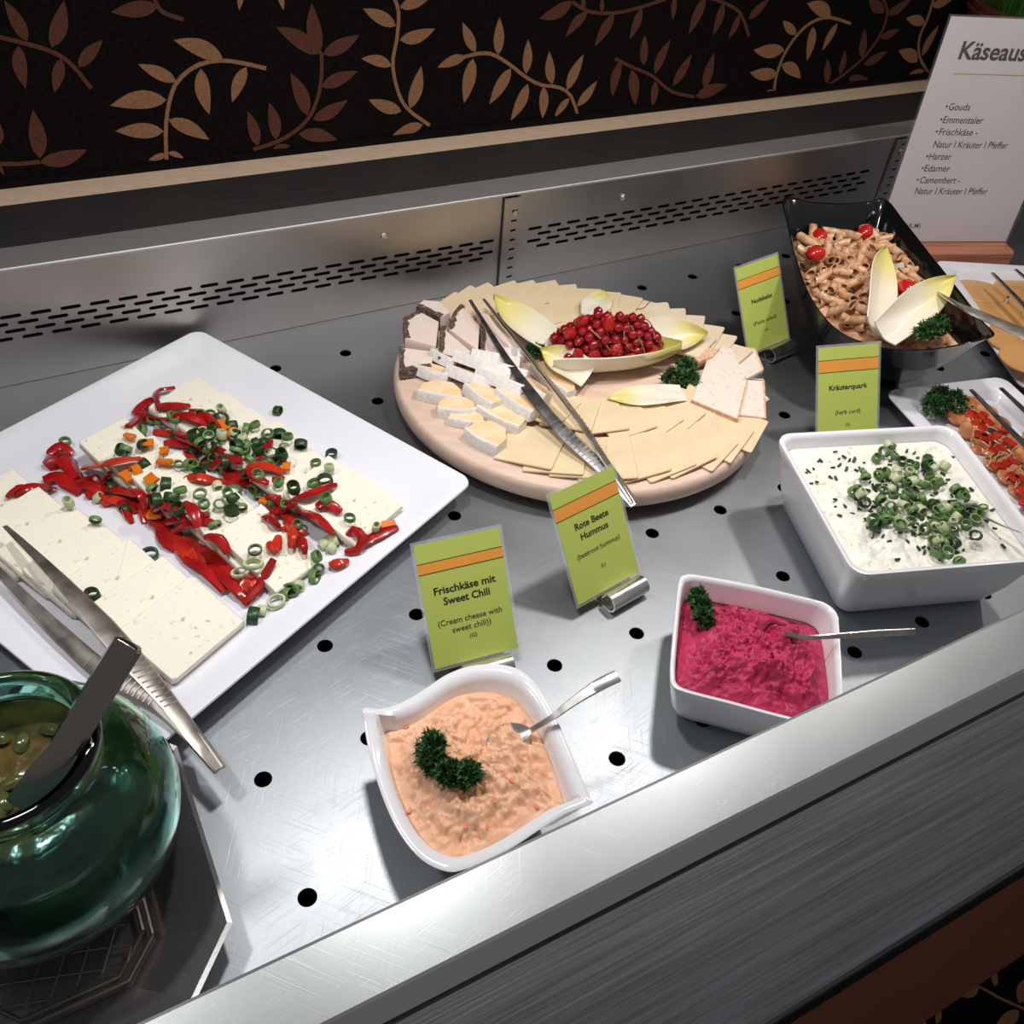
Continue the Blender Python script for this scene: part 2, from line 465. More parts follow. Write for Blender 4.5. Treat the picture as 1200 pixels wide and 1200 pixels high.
SPR = [  # crop offset, scale, tone, stem, leaves (traced from the photograph)
 ((0, 0), 3, 'carpet_brown', [(-30, 120), (0, 130), (80, 150), (180, 180), (250, 225), (320, 310)],
  [(95, 145, 15, 0), (180, 165, 225, 0), (275, 235, 360, 140), (65, 160, 90, 310), (215, 205, 190, 325)]),
 ((0, 0), 3, 'carpet_brown', [(-40, 575), (0, 575), (70, 575), (140, 568)], [(140, 555, 115, 385), (140, 570, 305, 525), (0, 505, -5, 425), (0, 580, 15, 615)]),
 ((0, 0), 3, 'carpet_tan', [(585, 560), (582, 460), (592, 370), (620, 290), (690, 230), (780, 212), (870, 225), (935, 240)],
  [(620, 285, 485, 225), (785, 210, 610, 140), (585, 350, 388, 370), (575, 460, 405, 460), (592, 420, 735, 490), (705, 240, 735, 402), (865, 235, 815, 358), (585, 540, 522, 562), (590, 535, 645, 555)]),
 ((0, 0), 3, 'carpet_brown', [(540, -10), (570, 40), (645, 68)], [(555, 20, 390, 42)]),
 ((0, 0), 3, 'carpet_tan', [(840, -30)], [(848, -30, 840, 35), (975, -30, 995, 35)]),
 ((0, 0), 3, 'carpet_brown', [(890, 525), (990, 490), (1080, 420), (1122, 320), (1130, 200), (1115, 180)],
  [(1115, 190, 970, 95), (1122, 185, 1095, 10), (1135, 190, 1262, 122), (1080, 405, 1020, 255), (970, 490, 945, 358), (905, 512, 870, 390), (1050, 470, 1185, 490), (1100, 420, 1220, 352), (1130, 305, 1255, 250), (960, 520, 1020, 512)]),
 ((380, 0), 3, 'carpet_tan', [(240, -20), (260, 40), (255, 130), (240, 220), (255, 310), (290, 380), (370, 440)],
  [(250, 90, 135, 30), (265, 25, 370, -8), (265, 140, 388, 100), (235, 230, 130, 205), (300, 380, 340, 232), (270, 390, 155, 350), (345, 437, 240, 475)]),
 ((380, 0), 3, 'carpet_tan', [(490, 200), (540, 188), (590, 190), (650, 225), (700, 265), (760, 298), (820, 305), (865, 335), (890, 405)],
  [(495, 198, 398, 236), (530, 182, 485, 78), (610, 192, 615, 60), (708, 258, 715, 138), (800, 295, 790, 180), (852, 315, 910, 192), (888, 372, 957, 285), (522, 205, 490, 362), (655, 240, 580, 365), (715, 295, 655, 422), (770, 305, 766, 417), (860, 345, 808, 412)]),
 ((380, 0), 3, 'carpet_brown', [(870, 5), (930, 40), (1020, 45), (1110, 25), (1200, -5)],
  [(872, 5, 755, 65), (925, 40, 848, 128), (1018, 48, 950, 162), (1115, 28, 1072, 138), (910, 40, 905, -20), (975, 42, 975, -15)]),
 ((380, 0), 3, 'carpet_brown', [(1020, 205), (1080, 235), (1150, 265), (1190, 300), (1230, 325), (1300, 340)],
  [(1040, 215, 1012, 338), (1080, 245, 1092, 368), (1162, 285, 1152, 378), (1122, 228, 1125, 122), (1160, 258, 1215, 140), (1225, 300, 1290, 190), (1335, 312, 1370, 185), (1305, 338, 1415, 298)]),
 ((760, 0), 2.727, 'carpet_brown', [(180, -10), (230, 5), (290, 40), (320, 115)], [(82, -10, 76, 62), (180, -10, 128, 108), (238, 10, 205, 112), (290, 45, 255, 122), (318, 60, 385, -5)]),
 ((760, 0), 2.727, 'carpet_tan', [(400, 296), (408, 240), (440, 160), (500, 85), (570, 55), (645, 75)],
  [(470, 108, 428, 65), (580, 52, 505, 10), (432, 160, 335, 160), (410, 237, 323, 232), (425, 205, 485, 250), (525, 85, 505, 194), (602, 75, 555, 160), (400, 290, 365, 300)]),
 ((760, 0), 2.727, 'carpet_brown', [(560, 280), (620, 240), (690, 180), (740, 110), (762, 40), (745, -10)],
  [(682, 185, 690, 92), (610, 238, 626, 160), (570, 265, 570, 188), (688, 205, 762, 163), (740, 118, 802, 92), (762, 45, 840, -5), (752, 38, 702, -8), (640, 247, 712, 262)]),
 ((760, 0), 2.727, 'carpet_tan', [(912, -10), (890, 60), (865, 120), (865, 180), (895, 235)],
  [(880, 75, 822, 58), (905, 18, 972, -5), (873, 178, 926, 82), (858, 196, 798, 162), (880, 225, 818, 250)]),
]
WM = Matrix(((1, 0, 0, 0), (0, 0, -1, YC), (0, 1, 0, 0), (0, 0, 0, 1)))     # local xy -> wall xz, local z -> towards the room
def pw(px, py):
    p = uny(px, py, YC); return Vector((p.x, p.z))
SPO = []
for off, sc, tone, stem, lv in SPR:
    v, f = sprig(stem, lv, off, sc, tone, pw, wall, 0.0012)
    SPO.append(make('leaf_sprig', v, f, tone, wall, mw=WM, smooth=False))
for dx, dz in ((0, .27), (0, .54), (1.52, 0), (1.52, .27), (-1.52, 0), (-1.52, .27)):      # the pattern repeats
    for o in SPO: link('leaf_sprig', o.data, wall, mw=Matrix.Translation((dx, 0, dz)) @ WM)
# woven border along the foot of the carpet
for z0, z1, m_, d in ((0.127, 0.136, 'carpet', 0.006), (0.1265, 0.1275, 'carpet_brown', 0.0065)):
    v, f = loft([[Vector((x, YC - d, z0 + bsl(x) * 0.8)), Vector((x, YC, z0 + bsl(x) * 0.8)), Vector((x, YC, z1 + bsl(x) * 0.8)), Vector((x, YC - d, z1 + bsl(x) * 0.8))] for x in (-2.0, 4.0)])
    make('binding', v, f, m_, wall, smooth=False)

def pf(px, py):
    p = un(px, py, FLOOR); return Vector((p.x, p.y))
FM = Matrix.Translation((0, 0, FLOOR))
for stem, lv in (([(820, 1100), (870, 1075), (950, 1115), (1029, 1150), (1120, 1190)], [(930, 1075, 930, 1010), (875, 1080, 812, 1108), (1010, 1155, 930, 1210), (1010, 1130, 1060, 1040), (1080, 1180, 1150, 1120)]),
                 ([(640, 1230), (760, 1250)], [(735, 1200, 748, 1145), (700, 1235, 690, 1180)])):
    v, f = sprig(stem, lv, (840, 780), 2.857, 'carpet_tan', pf, floor, 0.0012)
    make('leaf_sprig', v, f, 'carpet_tan', floor, mw=FM, smooth=False)

# ------------------------------------------------------------------ the buffet counter
X0, X1 = -0.75, 2.3
ctr = thing('buffet_counter', 'stainless refrigerated buffet counter with perforated tray, vent slots and dark grey wood-grain top', 'counter', (0.6, 0.2, FLOOR))
CI = Matrix.Translation((-0.6, -0.2, -FLOOR))
def cpart(name, vf, m_, smooth=False): return make(name, vf[0], vf[1], m_, ctr, mw=CI, smooth=smooth)

A = 0.085; B = 0.085 * 1.18073549
holes = []
for i in range(-8, 27):
    for j in range(7):
        cx, cy = i * A, j * B
        if X0 + 0.02 < cx < X1 - 0.02:
            holes.append([(cx + 0.0068 * cos(2 * pi * k / 20), cy + 0.0068 * sin(2 * pi * k / 20)) for k in range(20)])
tray = holed_plate('well_tray', [(X0, -0.083), (X1, -0.083), (X1, 0.676), (X0, 0.676)], holes, 0.0016, 'tray_steel', ctr, CI @ Matrix.Translation((0, 0, -0.0008)))
cpart('well_shade', box(X0, X1, -0.072, 0.70, -0.06, -0.05), 'shade_black')  # added black sheet, painted darkness below the tray holes
def strip(pts, x0=X0, x1=X1, fy=None, fz=None, n=2):
    return loft([[Vector((x, y + (fy(x) if fy else 0), z + (fz(x) if fz else 0))) for y, z in pts] for x in (x0 + (x1 - x0) * k / (n - 1) for k in range(n))])
cpart('vent_shade', strip([(0.70, -0.05), (0.705, -0.05), (0.705, 0.095), (0.70, 0.095)]), 'shade_black')  # added black sheet standing in for the dark behind the vent slots

# perforated back panels, standing upright behind the tray
PM = CI @ Matrix(((1, 0, 0, 0), (0, 0, -1, 0.676), (0, 1, 0, 0), (0, 0, 0, 1)))
def slot(cx, cz, L=0.0205, H=0.0042, tilt=0.0):
    r = H / 2; out = []
    for sx, a0 in ((1, -90), (-1, 90)):
        for k in range(6):
            t = rad(a0 + 180 * k / 5); x = sx * (L / 2 - r) + r * cos(t); out.append((cx + x, cz + x * tilt + r * sin(t)))
    return out
def vent(x0, x1, ztop, zbot, xr, s0, s1):
    hs = []
    for r in range(4):
        x = s1 - 0.0105 - (0.0145 if r % 2 else 0.0)
        while x > s0:
            zt = ztop(x); zb = zbot(x)
            hs.append(slot(x, zt + (zb - zt) * r / 3, tilt=-0.015)); x -= 0.0292
    e = 0.0005
    holed_plate('vent_panel', [(x0, 0.0005), (x1, 0.0005), (x1, 0.1268 + bsl(x1)), (x0, 0.1268 + bsl(x0))], hs, 0.0012, 'panel_steel', ctr, PM)
vent(X0, 0.494, lambda x: 0.0825 - 0.026 * (x + 0.09), lambda x: 0.0565 - 0.021 * (x + 0.09), 0, X0 + 0.03, 0.486)
vent(0.520, 1.172, lambda x: 0.0745 - 0.009 * (x - 0.526), lambda x: 0.0484 - 0.012 * (x - 0.539), 0, 0.536, 1.140)
vent(1.198, X1, lambda x: 0.0690 - 0.009 * (x - 1.13), lambda x: 0.0415 - 0.012 * (x - 1.13), 0, 1.22, X1 - 0.05)

RMt = CI @ Matrix(((1, 0, 0, 0), (0, 0, -1, 0.6715), (0, 1, 0, 0), (0, 0, 0, 1)))
def rail(x0, x1):
    xc = (x0 + x1) / 2 + 0.003
    hs = [[(xc - 0.004, z), (xc + 0.004, z + 0.0005), (xc + 0.004, z + 0.0033), (xc - 0.004, z + 0.0028)] for z in (0.012 + 0.0132 * k for k in range(8))]
    r = holed_plate('slotted_rail', [(x0 + 0.003, 0.001), (x1 - 0.003, 0.001), (x1 - 0.003, 0.1235 + bsl(x0)), (x0 + 0.003, 0.1235 + bsl(x0))], hs, 0.0012, 'panel_steel', ctr, RMt)
    for a, b in ((x0, x0 + 0.003), (x1 - 0.003, x1)):
        v, f = box(a - xc, b - xc, 0, 0.1225 + bsl(x0), -0.005, 0.0008)
        make('rail_flange', v, f, 'panel_steel', r, mw=Matrix.Translation((xc, 0.001, 0)), smooth=False)
    v, f = box(x0 + 0.003, x1 - 0.003, 0.0, 0.1225 + bsl(x0), -0.0048, -0.004); make('rail_shade', v, f, 'shade_black', r, smooth=False)  # added black strip, shade inside the rail slots put into colour
    bz = 0.103 + bsl(x0)
    v, f = lathe([(0.0036, 0), (0.0036, 0.001), (0.0022, 0.0018), (0.0012, 0.001)], 14); make('rail_screw', v, f, 'steel', r, mw=Matrix.Translation((xc + 0.001, bz, 0.0006)))
rail(0.4955, 0.5185)
rail(1.174, 1.197)
for px, py in ((450, 277), (730, 231)):
    p = uny(px, py, 0.675)
    v, f = lathe([(0.0045, 0), (0.0045, 0.0012), (0.003, 0.003), (0.0014, 0.0032), (0.0012, 0.002)], 18)
    make('panel_screw', v, f, 'steel', ctr, mw=CI @ Matrix.Translation(p) @ Matrix.Rotation(rad(90), 4, 'X'))

# back ledge: steel lip, dark top board, beige edging
cpart('back_lip', strip([(0.6745, 0.1250), (0.722, 0.1225), (0.722, 0.126), (0.678, 0.1278), (0.6768, 0.1285), (0.6752, 0.1285), (0.6742, 0.1275)], fz=bsl), 'lip_steel')
cpart('back_top', strip([(0.722, 0.10), (0.815, 0.10), (0.815, 0.1275), (0.722, 0.1265)], fz=bsl), 'laminate_back')
v, f = strip([(0.815, 0.09), (YC, 0.09), (YC, 0.1275), (0.815, 0.1275)], -2.0, 4.0, fz=bsl)
tag(make('trim_1', v, f, 'beige_strip', smooth=False), 'beige edging strip between dark ledge and carpeted wall', kind='structure')

# front: raised steel rim, wood-grain worktop, black edge, brown front panel
cpart('front_rim', strip([(-0.0835, 0.0), (-0.0815, 0.0), (-0.0795, 0.1225), (-0.081, 0.1265), (-0.083, 0.1272), (-0.1215, 0.1268), (-0.1235, 0.1262), (-0.1332, 0.1188), (-0.1332, 0.112), (-0.122, 0.118), (-0.086, 0.122)]), 'rim_steel')
cpart('worktop', strip([(-0.118, 0.085), (-0.118, 0.1100), (-0.1325, 0.1160), (-0.223, 0.1160), (-0.225, 0.1140), (-0.225, 0.085)], fy=fsh), 'laminate')
cpart('edge_band', strip([(-0.2251, 0.085), (-0.2251, 0.1130), (-0.2257, 0.1130), (-0.2257, 0.085)], fy=fsh), 'edge_black')
cpart('front_panel', strip([(-0.205, FLOOR), (-0.195, FLOOR), (-0.195, 0.085), (-0.205, 0.085)], fy=fsh), 'brown_panel')
cpart('well_side', box(X0 - 0.002, X0, -0.07, 0.676, 0, 0.125), 'panel_steel')
cpart('well_side', box(X1, X1 + 0.002, -0.07, 0.676, 0, 0.12), 'panel_steel')

# ================================================================== SQUARE WHITE PLATE WITH FETA
PZ = 0.028
Rc = un(556, 563, PZ); Fc = un(232, 385, PZ)
e1 = (Fc - Rc); SIDE = e1.length; e1.normalize()
e2 = Vector((-e1.y, e1.x, 0))
Ctr = Rc + (e1 + e2) * (SIDE / 2)
PMt = Matrix(((e1.x, e2.x, 0, Ctr.x), (e1.y, e2.y, 0, Ctr.y), (0, 0, 1, 0), (0, 0, 0, 1)))
def plate_rings(prof, r=0.014):
    H = SIDE / 2
    return [[Vector((x, y, z)) for x, y in rrect(H * k, H * k, max(r * k, 0.004), 6)] for k, z in prof]
plate = thing('square_plate', 'large square white plate carrying feta slices and red pepper', 'plate', mw=PMt)
v, f = loft(plate_rings([(0.5, 0.0), (0.62, 0.0), (0.64, 0.002), (0.86, 0.0165), (0.965, 0.0220), (0.995, 0.0245), (1.0, 0.0265), (0.997, 0.028), (0.985, 0.0285), (0.93, 0.0262), (0.86, 0.0232), (0.80, 0.0222), (0.3, 0.0222)]))
dish = make('dish', v, f, 'plate_white', plate)
FETA = [dish]
v, f = loft(plate_rings([(0.58, 0.0), (0.60, 0.0), (0.60, 0.004), (0.58, 0.004)]), False, False)
make('foot_ring', v, f, 'plate_white', plate)

ZD = 0.0228      # surface of the dish
def feta_slice(c0, ax, ay, a, b, t, tilt, label, group, seed):
    """c0: middle of the near bottom edge; ax: horizontal direction up the row; ay across"""
    random.seed(seed)
    poly = [(x + random.uniform(-.0008, .0008), y + random.uniform(-.0008, .0008)) for x, y in rrect(a / 2, b / 2, 0.003, 3)]
    v, f = slab([(x + a / 2, y) for x, y in poly], 0, t, 0.0012)
    x = (ax * cos(tilt) + Vector((0, 0, 1)) * sin(tilt))
    o = make('feta_slice', v, f, 'feta', mw=frame(c0, x, Vector((0, 0, 1))))
    FETA.append(o)
    return tag(o, label, 'cheese slice', group)

def feta_row(quad, last, n, where, group, t=0.0085, tilt0=12, seed=1, jit=0.003):
    top, right, bottom, left = quad
    zN, zF = ZD + t, ZD + t + 0.016
    T = un(*top, zF); Rr = un(*right, zN); Bb = un(*bottom, zN); L = un(*left, zF)
    nearm = (Rr + Bb) / 2; farm = (T + L) / 2
    ax = farm - nearm; ax.z = 0; a = (farm - nearm).length; ax.normalize()
    b = ((Rr - Bb).length + (T - L).length) / 2
    step = un(*last, zF) - T; step.z = 0
    step /= (n - 1)
    ti = math.atan(t * 1.16 / step.length)
    rnd = random.Random(seed)
    for k in range(n):
        c = Vector((nearm.x, nearm.y, 0)) + step * k + Vector((rnd.uniform(-jit, jit), rnd.uniform(-jit, jit), 0)) * (k > 0) * 0.6
        c.z = ZD + 0.0003
        yaw = rnd.uniform(-0.05, 0.05) * (k > 0)
        ax2 = Vector((ax.x * cos(yaw) - ax.y * sin(yaw), ax.x * sin(yaw) + ax.y * cos(yaw), 0))
        pos = 'front' if k == 0 else ORD[k]
        lab = ('frontmost white feta slice, fully uncovered, of the %s' % where) if k == 0 else ('%s white feta slice from the front in the %s' % (ORD[k], where))
        feta_slice(c, ax2, None, a, b, t, ti, lab, group, seed * 50 + k)
feta_row(((222, 673), (288, 727), (200, 797), (134, 738)), (16, 548), 7, 'near overlapping row beside the tongs', 'feta slices in the near row', seed=3)
feta_row(((308, 590), (373, 660), (322, 690), (245, 627)), (150, 490), 6, 'middle row under peppers', 'feta slices in the middle row', seed=4)
feta_row(((425, 553), (478, 597), (410, 634), (355, 592)), (238, 440), 7, 'far row along the plate edge', 'feta slices in the far row', seed=5)

SF = Surf(FETA)
# ---- pepper strips, dice and spring onion rings strewn over the feta
def pepper_strip(pts, wd, z, m_, th=0.0026, arch=0.004, name='pepper_strip', label=None, group=None, rnd=random):
    P = [SF.hit(x, y, z)[0] for x, y in pts]
    path = smooth_path(P, 9)
    path = [p + Vector((0, 0, arch * sin(pi * i / 8) + rnd.uniform(-.0006, .0006))) for i, p in enumerate(path)]
    o = path[len(path) // 2].copy(); o.z = path[0].z
    wds = [wd * (0.35 + 0.65 * sin(pi * (0.08 + 0.84 * i / 8)) ** 0.6) * rnd.uniform(0.85, 1.12) for i in range(9)]
    up = Vector((rnd.uniform(-.45, .45), rnd.uniform(-.45, .45), 1)).normalized()
    v, f = ribbon([p - o for p in path], wds, th, up, camber=-wd * rnd.uniform(0.1, 0.3))
    ob = make(name, v, f, m_, loc=o)
    return tag(ob, label, 'pepper', group)
rnd = random.Random(21)
GP = 'red pepper strips strewn over the feta'
LP = 'glossy red pepper strip lying on the feta slices'
HAND = [  # traced strips: points, width (m), height above tray, tone
 ([(7, 583), (22, 574), (38, 571)], .006, .040, 0), ([(16, 577), (40, 571), (62, 572)], .012, .041, 0), ([(52, 545), (75, 538), (92, 560)], .020, .044, 0),
 ([(50, 560), (72, 558), (98, 574)], .018, .045, 0), ([(56, 533), (72, 526), (84, 532)], .010, .046, 0), ([(98, 548), (130, 545), (164, 536)], .011, .048, 1),
 ([(84, 566), (104, 571), (118, 580)], .010, .045, 0), ([(100, 580), (130, 576), (162, 580)], .011, .046, 0), ([(118, 590), (138, 586), (158, 592)], .010, .046, 1),
 ([(128, 553), (124, 568), (126, 584)], .008, .048, 0), ([(155, 484), (172, 472), (186, 468)], .009, .045, 0), ([(186, 478), (184, 462), (205, 454)], .008, .048, 0),
 ([(150, 498), (166, 490), (178, 494)], .011, .045, 0), ([(172, 476), (195, 478), (222, 474)], .010, .048, 0), ([(198, 488), (222, 490), (246, 500)], .010, .049, 0),
 ([(222, 480), (240, 488), (258, 502)], .009, .050, 0), ([(180, 504), (205, 511), (236, 520)], .010, .048, 1), ([(192, 518), (225, 523), (262, 528)], .010, .048, 0),
 ([(205, 506), (225, 517), (240, 528)], .008, .051, 0), ([(168, 590), (178, 602), (190, 618)], .009, .044, 0), ([(178, 598), (195, 594), (214, 606)], .009, .046, 0),
 ([(186, 614), (212, 610), (246, 602)], .010, .050, 0), ([(196, 626), (222, 616), (252, 612)], .009, .050, 0), ([(170, 606), (196, 626), (226, 648)], .011, .043, 0),
 ([(204, 636), (218, 652), (240, 664)], .011, .044, 1), ([(214, 652), (238, 668), (264, 692)], .011, .042, 0), ([(228, 640), (254, 660), (280, 688)], .012, .045, 0),
 ([(246, 662), (268, 682), (292, 704)], .010, .042, 0), ([(240, 628), (258, 634), (268, 648)], .010, .047, 0), ([(286, 706), (304, 688), (320, 654)], .009, .048, 0),
 ([(216, 560), (240, 563), (270, 566)], .010, .050, 1), ([(230, 546), (248, 544), (268, 552)], .009, .052, 1), ([(268, 556), (296, 566), (330, 560)], .015, .050, 0),
 ([(290, 546), (310, 548), (332, 552)], .012, .051, 1), ([(300, 538), (310, 530), (318, 516)], .008, .052, 0), ([(330, 592), (358, 582), (394, 567)], .009, .053, 0),
 ([(318, 586), (332, 600), (346, 620)], .010, .048, 0), ([(310, 606), (326, 602), (346, 590)], .008, .052, 0), ([(334, 612), (342, 622), (346, 638)], .008, .047, 0),
 ([(370, 594), (384, 592), (400, 600)], .010, .052, 0), ([(357, 600), (372, 608), (392, 624)], .012, .052, 0), ([(402, 636), (412, 622), (424, 632), (418, 646), (404, 646)], .009, .036, 0),
 ([(424, 638), (442, 630), (466, 618)], .010, .036, 0), ([(386, 660), (396, 662), (408, 656)], .009, .031, 1), ([(314, 636), (322, 646), (326, 628)], .010, .052, 1),
 ([(332, 614), (342, 626), (340, 642)], .009, .052, 1), ([(284, 690), (296, 682), (304, 690)], .013, .045, 1), ([(346, 628), (354, 638), (356, 650)], .008, .040, 0),
 ([(214, 590), (226, 600), (232, 618)], .010, .048, 0), ([(172, 592), (176, 582), (182, 596)], .007, .048, 0), ([(246, 548), (262, 540), (284, 540)], .010, .050, 0)]
for k, (pts, wd, z, tone) in enumerate(HAND):
    pepper_strip(pts, wd * 1.05, .003 + .004 * rnd.random(), ('red_pepper', 'bright_pepper')[tone], rnd=rnd, label=LP, group=GP)
BAND1 = [(92, 560), (140, 580), (190, 612), (235, 655), (280, 695)]
BAND2 = [(170, 485), (215, 515), (265, 548), (320, 580), (345, 620)]
BAND3 = [(110, 570), (170, 590), (215, 600), (240, 560), (300, 555)]
def along(poly, rnd, spread):
    t = rnd.random() * (len(poly) - 1); i = min(int(t), len(poly) - 2); u = t - i
    return (poly[i][0] * (1 - u) + poly[i + 1][0] * u + rnd.gauss(0, spread), poly[i][1] * (1 - u) + poly[i + 1][1] * u + rnd.gauss(0, spread * .7))
for k in range(46):
    band = (BAND1, BAND2, BAND1, BAND3)[k % 4]
    x, y = along(band, rnd, 7); a = rnd.uniform(0.1, 1.2); L = rnd.uniform(9, 17); bend = rnd.uniform(-4, 4)
    pepper_strip([(x - L * cos(a), y - L * sin(a)), (x + bend, y - bend), (x + L * cos(a), y + L * sin(a))], rnd.uniform(.007, .012), rnd.uniform(.002, .004), ('red_pepper', 'bright_pepper')[k % 3 == 0], rnd=rnd, label=LP, group=GP)

def pepper_die(px, py, z, m_, label, group, rnd, s=.0065):
    p, nrm = SF.hit(px, py, .004)
    v, f = slab([(x, y + x * rnd.uniform(-.3, .3)) for x, y in rrect(s * rnd.uniform(.7, 1.2), s * rnd.uniform(.55, .9), s * .3, 2)], 0, .0035, .0006)
    o = make('pepper_dice', v, f, m_, mw=Matrix.Translation(p) @ Matrix.Rotation(rnd.uniform(0, 6.28), 4, 'Z') @ Matrix.Rotation(rnd.uniform(-.35, .35), 4, 'X'))
    tag(o, label, 'pepper', group)
for x, y, z in ((152, 513, .047), (193, 530, .050), (193, 543, .050), (160, 553, .049), (178, 563, .049), (268, 506, .050), (262, 502, .049), (310, 588, .051), (182, 603, .050), (336, 548, .052), (455, 617, .037), (172, 520, .049), (257, 498, .050), (148, 560, .048)):
    pepper_die(x, y, z, 'orange_pepper', 'small orange pepper square on the feta', 'orange pepper squares on the feta', rnd)

def ring_mesh(name, r, L, wall_, mats):
    prof = [(r - wall_, 0), (r - .0003, 0), (r, .0004), (r, L - .0004), (r - .0003, L), (r - wall_, L), (r - wall_, 0)]
    v, f = lathe([(a * 1.0, b) for a, b in prof], 18, False, False)
    v = [Vector((p.x * 1.12, p.y * 0.9, p.z)) for p in v]
    me = bpy.data.meshes.new(name); me.from_pydata([tuple(p) for p in v], [], f)
    me.polygons.foreach_set('use_smooth', [True] * len(me.polygons)); me.set_sharp_from_angle(angle=rad(50))
    me.materials.append(MATS[mats]); return me
RINGS = [ring_mesh('onion_ring', .0044, .0045, .0010, 'onion_green'), ring_mesh('onion_ring', .0048, .0060, .0011, 'onion_dark'),
         ring_mesh('onion_ring', .0038, .0065, .0012, 'onion_pale'), ring_mesh('onion_ring', .0042, .0030, .0012, 'onion_green'), ring_mesh('onion_ring', .0052, .0026, .0014, 'onion_pale')]
def onion(px, py, z, rnd, label, group, kind=None, flat=None, scale=1.3, surf=None):
    surf = surf or SF
    p, nrm = surf.hit(px, py, z)
    k = kind if kind is not None else rnd.choice((0, 0, 1, 1, 2, 3))
    o = link('onion_ring', RINGS[k])
    tilt = flat if flat is not None else rnd.choice((rnd.uniform(0, .5), rnd.uniform(.8, 1.57)))
    o.matrix_local = Matrix.Translation(p) @ Matrix.Rotation(rnd.uniform(0, 6.28), 4, 'Z') @ Matrix.Rotation(tilt, 4, 'X') @ Matrix.Scale(scale * rnd.uniform(.8, 1.1), 4)
    return tag(o, label, 'spring onion', group)
GO = 'spring onion rings on the feta plate'
LO = 'green spring onion ring scattered over feta and peppers'
PTS = [(236, 484), (246, 486), (261, 482), (261, 489), (292, 503), (300, 500), (312, 508), (327, 512), (337, 514), (352, 524), (334, 524), (287, 518), (296, 520), (272, 512), (262, 510), (252, 505), (252, 520), (236, 510), (226, 511), (170, 505), (164, 522), (146, 529), (140, 530),
       (166, 547), (218, 543), (210, 545), (200, 568), (194, 572), (212, 578), (234, 580), (240, 592), (256, 572), (277, 572), (258, 590), (276, 588), (283, 596), (272, 602), (253, 617), (248, 522), (300, 572), (345, 575), (380, 560), (370, 545), (388, 535), (386, 552), (368, 568),
       (383, 587), (410, 609), (440, 620), (299, 646), (368, 654), (82, 592), (111, 611), (134, 570), (176, 652), (110, 699), (136, 580), (112, 585), (150, 595), (322, 481), (77, 519), (328, 568), (244, 546), (260, 548), (290, 540), (304, 530), (320, 538), (276, 530), (268, 540), (210, 600), (200, 588), (268, 580), (350, 617), (225, 548), (234, 556), (180, 574), (316, 548), (332, 536), (280, 510), (244, 512), (188, 585)]
for x, y in PTS:
    onion(x, y, rnd.uniform(.002, .007), rnd, LO, GO)
for k in range(26):
    x, y = along(BAND2 if k % 2 else [(215, 520), (290, 515), (330, 540), (270, 560)], rnd, 9)
    onion(x, y, rnd.uniform(.003, .009), rnd, LO, GO)
GW = 'thick pale spring onion slices at the plate front'
for (x, y, k, fl) in ((297, 663, 4, .2), (282, 673, 4, .2), (324, 706, 4, .1), (334, 695, 0, 1.3), (350, 684, 2, 1.2), (342, 690, 0, .9), (365, 676, 0, 1.2), (372, 668, 0, .6), (312, 716, 2, 1.4), (304, 722, 1, 1.5), (383, 636, 2, 1.3), (392, 644, 2, 1.0), (375, 640, 2, 1.3)):
    onion(x, y, .003, rnd, 'pale spring onion slice lying near the front of the feta plate', GW, k, fl, 1.45)

# ================================================================== TONGS (sprung tweezers of flat steel)
def tweezers(label, tail, arms, name='serving_tongs', ridged=True, m_='steel'):
    """tail: world point where both arms join; arms: list of (path, widths, up) from tail to tip"""
    t = thing(name, label, 'tongs', tail)
    for path, wds, up in arms:
        n = 22
        ps = [p - Vector(tail) for p in smooth_path(path, n)]
        ws = interp(wds, n)
        v, f = ribbon(ps, ws, .0022, up)
        a = make('arm', v, f, m_, t)
        if ridged:
            for k in range(12):                      # cross ridges of the grip
                q = (7 + k * .42) / 21 * (len(ps) - 1); i = min(int(q), len(ps) - 2); u = q - i
                c = ps[i] * (1 - u) + ps[i + 1] * u; d = (ps[i + 1] - ps[i]).normalized(); sd = d.cross(up).normalized(); nn = sd.cross(d)
                w_ = (ws[i] * (1 - u) + ws[i + 1] * u) * .42
                c = c + nn * .0012
                vv = [c - sd * w_ - d * .0005, c + sd * w_ - d * .0005, c + sd * w_ + d * .0005, c - sd * w_ + d * .0005]
                vv += [p + nn * .0006 for p in vv]
                make('grip_ridge', vv, [(0, 1, 2, 3), (7, 6, 5, 4), (0, 4, 5, 1), (1, 5, 6, 2), (2, 6, 7, 3), (3, 7, 4, 0)], m_, a, smooth=False)
    return t
U = Vector((0, 0, 1))
tl = un(258, 901, .034)
armA = [un(258, 901, .034), un(232, 868, .036), un(200, 826, .040), un(160, 778, .046), un(118, 730, .052), (un(60, 668, .058)), un(6, 617, .060)]
armB = [un(257, 902, .033), un(222, 859, .034), un(180, 820, .034), un(126, 790, .034), (un(66, 738, .034)), un(16, 688, .036), un(-35, 635, .038)]
tweezers('long steel serving tongs with ridged grip resting on the feta plate', tl,
         [(armA, [.010, .0135, .014, .020, .020, .011, .004], Vector((.35, .1, 1)).normalized()), (armB, [.009, .0125, .013, .015, .013, .009, .004], Vector((-.4, .2, 1)).normalized())], m_='dark_steel')

